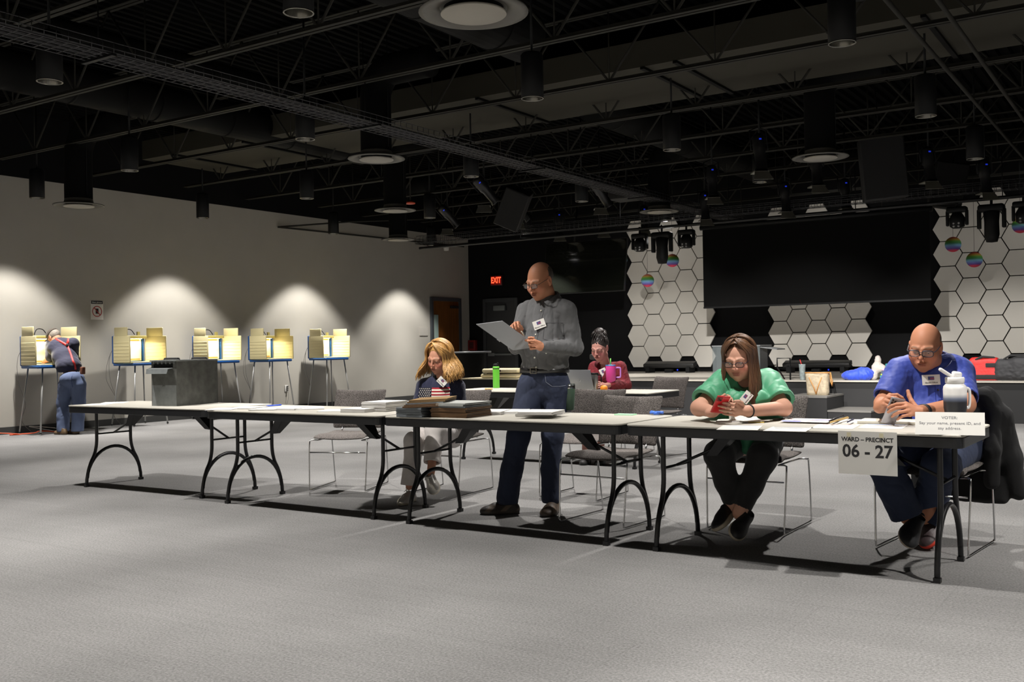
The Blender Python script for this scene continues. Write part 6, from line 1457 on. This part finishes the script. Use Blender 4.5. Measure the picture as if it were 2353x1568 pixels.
# ward sign taped over the table edge
A = on(1932, 991.5); Bc = on(2064.5, 996); X = nrm(Bc-A); X[2] = 0; X = nrm(X); nv = nrm(np.cross(X, [0,0,1])); 
yf = 5.592-.381-.006; ax = -1.455; bx = -1.173
cen = V((ax+bx)/2, yf-.004, TH-.105); t = thing('ward_sign', 'white paper sign reading WARD - PRECINCT 06 - 27 taped to the right table edge', 'sign', cen, -.019)
w_, h_ = .290, .218; g = MB(); n = 6
vs = []; 
for i in range(n+1):
    z = h_/2-h_*i/n; y = -.002
    vs += [(-w_/2, y, z), (w_/2, y, z)]
g.add(vs, [(2*i,2*i+1,2*i+3,2*i+2) for i in range(n)]); g.build('paper', PAPER, t, solid=.0008)
TXT = mat('print_black', (40,40,42), .6); Mt = lambda x, z, y=-.0145: Matrix.Translation((x, y, z)) @ Matrix.Rotation(PI/2, 4, 'X')
text_mesh('lettering', 'WARD \u2013 PRECINCT', .0297, Mt(0,.067,-.00255), TXT, t, bold=.0009, sx=.98, ext=.00005); text_mesh('lettering', '06 - 27', .088, Mt(0,.006,-.00255), TXT, t, bold=.0022, sx=.98, ext=.00005)
for q in (-.09,.07): MB().box((q,-.0045,h_/2-.018),(.02,.0012,.022)).build('tape', mat('masking_tape', (220,212,180), .6), t)
# voter sign, a folded card
t = thing('voter_card', 'white folded card reading VOTER: Say your name, present ID, and say address', 'sign', on(2181, 999)+V(0,.02,0), .15)
MB().add([(-.155,-.045,0),(.155,-.045,0),(.155,-.01,.107),(-.155,-.01,.107),(.155,.05,0),(-.155,.05,0)], [(0,1,2,3),(3,2,4,5)]).build('card', PAPER, t, solid=.001)
Mc = lambda z, y: Matrix.Translation((0, y, z)) @ Matrix.Rotation(PI/2-.316, 4, 'X')
TG = mat('print_grey', (120,120,124), .6)
for s_, z in (('VOTER:',.081),('Say your name, present ID, and',.055),('say address.',.031)): text_mesh('lettering', s_, .0192, Mc(z, -.045+.035*z/.107-.0007), TG, t, bold=.0001, sx=1.12, ext=.00005)
# water jug
p = on(2196, 984); t = thing('water_jug', 'large white to black water jug with a handle and straw lid on the right table', 'water bottle', p, YAW); JS = t
prof = [(0,0),(.047,0),(.05,.004),(.055,.06),(.064,.10),(.066,.19),(.063,.205),(.052,.215),(.046,.22)]
JG = bpy.data.materials.new('jug_gradient'); JG.use_nodes = True; nt = JG.node_tree; b = nt.nodes['Principled BSDF']; b.inputs['Roughness'].default_value = .4
tc = nt.nodes.new('ShaderNodeTexCoord'); sx = nt.nodes.new('ShaderNodeSeparateXYZ'); mr = nt.nodes.new('ShaderNodeMapRange'); cr = nt.nodes.new('ShaderNodeValToRGB')
nt.links.new(tc.outputs['Object'], sx.inputs[0]); nt.links.new(sx.outputs[2], mr.inputs[0]); mr.inputs[1].default_value = 0; mr.inputs[2].default_value = .22; nt.links.new(mr.outputs[0], cr.inputs[0]); nt.links.new(cr.outputs[0], b.inputs['Base Color'])
cr.color_ramp.elements[0].position = .58; cr.color_ramp.elements[0].color = (*lin((30,31,36)), 1); cr.color_ramp.elements[1].position = .76; cr.color_ramp.elements[1].color = (*lin((214,212,210)), 1); e = cr.color_ramp.elements.new(.66); e.color = (*lin((100,108,128)), 1)
MB().lathe(prof, seg=36).build('bottle_body', JG, t); WH = mat('jug_white', (220,218,216), .35)
MB().lathe([(.046,.218),(.053,.222),(.054,.245),(.05,.25),(0,.25)], seg=30).build('lid', WH, t); MB().rbox((.012,0,.262),(.05,.045,.03),.01, R=Matrix.Rotation(.15,3,'Y')).build('spout_cap', WH, t)
MB().rbox((-.035,0,.262),(.125,.03,.016),.006, R=Matrix.Rotation(.5,3,'Y')).build('carry_loop', WH, t)
MB().tube(smooth_path([(.058,0,.195),(.082,0,.19),(.087,0,.165),(.085,0,.12),(.078,0,.10),(.066,0,.10)], 5), .008, 10).build('handle', WH, t)
JS.scale = (.88,.88,1.06)
# jacket over the chair of the man in blue
ch = CHAIRS[5].location
t = thing('jacket', 'black jacket draped over the chair back of the man in blue', 'jacket', (ch.x, ch.y, 0))
c_ = np.array(ch); v = Vol(c_+V(-.5,0,.1), c_+V(.65,.65,1.1), .006); Bc = basis(V(-.1,-.995,0)); R_ = lambda x, y, z: c_+V(x*math.cos(-.1)-y*math.sin(-.1), x*math.sin(-.1)+y*math.cos(-.1), z)
v.rb(R_(.02,.315,.66),(.27,.045,.20),.04, np.stack([nrm(R_(1,0,0)-c_), nrm(R_(0,1,0)-c_), V(0,0,1)],1), .03)
v.rb(R_(.04,.34,.44),(.28,.04,.22),.035, np.stack([nrm(R_(1,0,0)-c_), nrm(R_(0,1,0)-c_), V(0,0,1)],1), .05)
v.chain([R_(-.2,.28,.86),R_(.0,.285,.875),R_(.22,.28,.86),R_(.30,.3,.74),R_(.335,.33,.5),R_(.37,.35,.30)], [.03,.035,.05,.06,.062,.05], .04)
v.chain([R_(.28,.27,.76),R_(.27,.2,.56),R_(.25,.25,.36)], [.04,.045,.045], .03)
v.displace(folds(.014, 15, (1.4,1.4,.35), 71), .03); mk('jacket_body', v.mesh(), cloth('jacket_black', (13,13,14), .95, sheen=0), t)
# rear table things
def onr(px, py): return on(px, py)
t = thing('water_bottle', 'lime green steel water bottle with a black cap on the rear table', 'water bottle', on(1140.5, 892)); MB().lathe([(.0,0),(.036,0),(.038,.005),(.038,.225),(.036,.24),(.03,.245)], seg=28).build('bottle_body', mat('lime', (92,176,50), .4), t)
MB().lathe([(.037,.212),(.039,.214),(.039,.222),(.037,.224)], seg=28, cap=False).build('band', CANB, t); MB().lathe([(0,.24),(.031,.24),(.031,.27),(.02,.275),(0,.275)], seg=20).tube([(.0,0,.27),(.025,0,.285),(.036,0,.26)], .006, 6).build('cap', CANB, t)
t = thing('laptop', 'silver laptop seen from behind in front of the woman in dark red', 'laptop', on(1338, 900), 2.9)
MB().rbox((0,-.12,.009),(.33,.23,.016),.005).build('keyboard_base', mat('laptop_silver', (150,152,156), .35, metal=.5), t); MB().rbox((0,.03,.115),(.33,.008,.215),.003, R=Matrix.Rotation(-.25,3,'X')).build('screen_lid', mat('laptop_silver'), t)
MB().lathe([(.012,0),(.015,.0),(.015,.001),(.012,.001)], seg=20, cap=False, M=Matrix.Translation((0,.037,.115)) @ Matrix.Rotation(-PI/2-.25,4,'X')).build('lid_emblem', mat('emblem', (200,200,205), .2, metal=.8), t)
t = thing('steel_mug', 'brushed steel travel mug with a black handle left of the pink tumbler', 'mug', on(1366, 900)); MB().lathe([(0,0),(.034,0),(.036,.01),(.042,.17),(.042,.175)], seg=28).build('cup', mat('brushed_steel', (150,148,146), .3, metal=1), t); MB().lathe([(.042,.17),(.044,.175),(.044,.187),(0,.187)], seg=28).build('lid', CANB, t); MB().tube(smooth_path([(.04,0,.165),(.075,0,.165),(.08,0,.14),(.078,0,.09)], 4), .006, 8).build('handle', CANB, t)
t = thing('insulated_tumbler', 'pink tumbler with a lilac handle and green straw on the rear table', 'tumbler', on(1404, 897), YAW); MB().lathe([(0,0),(.035,0),(.036,.004),(.037,.085),(.05,.105),(.052,.245),(.05,.25)], seg=32).build('cup', mat('pink', (212,66,148), .45), t)
MB().lathe([(0,.25),(.052,.25),(.053,.258),(0,.26)], seg=30).build('lid', mat('lid_blue', (70,150,225), .4), t); MB().tube([(0,0,.25),(0,0,.325)], .006, 8).build('straw', mat('straw_green', (120,200,90), .4), t)
MB().tube(smooth_path([(.05,0,.228),(.09,0,.228),(.1,0,.215),(.1,0,.145),(.09,0,.13),(.05,0,.13)], 3), .008, 8).build('handle', mat('lilac', (190,130,215), .4), t)
t = thing('orange', 'orange fruit half hidden behind the pink tumbler', 'fruit', on(1388, 900)+V(0,0,.031)); MB().sphere((0,0,0), (.038,.038,.033), 20, 14).build('fruit_body', mat('orange_peel', (232,140,30), .5, bump=.3, bscale=200), t)
t = thing('snack_tray', 'clear plastic snack tray beside the pink tumbler', 'tray', on(1398, 895)+V(.02,.09,0)); MB().lathe([(0,.002),(.06,.002),(.075,.03),(.078,.03)], seg=24, cap=False).build('tray_body', mat('tray_clear', (205,205,195), .2, alpha=.6), t)
t = thing('wood_block', 'small pale wooden block lying on the rear table by the green bottle', 'block', on(1123, 896), .2); MB().rbox((0,0,.009),(.085,.03,.016),.005).build('wood_piece', mat('pale_wood', (206,170,112), .6), t)
sheet(1345, 893, .2, 'white papers in front of the silver laptop', th=.012)
t = thing('storage_box', 'low white box on the floor far behind the rear table', 'box', at_z(1105, 948, 0)); MB().box((0,0,.11),(.4,.4,.22)).build('box_body', mat('white_box', (176,174,166), .7), t); MB().box((0,0,.235),(.42,.42,.03)).build('lid', mat('white_box'), t)
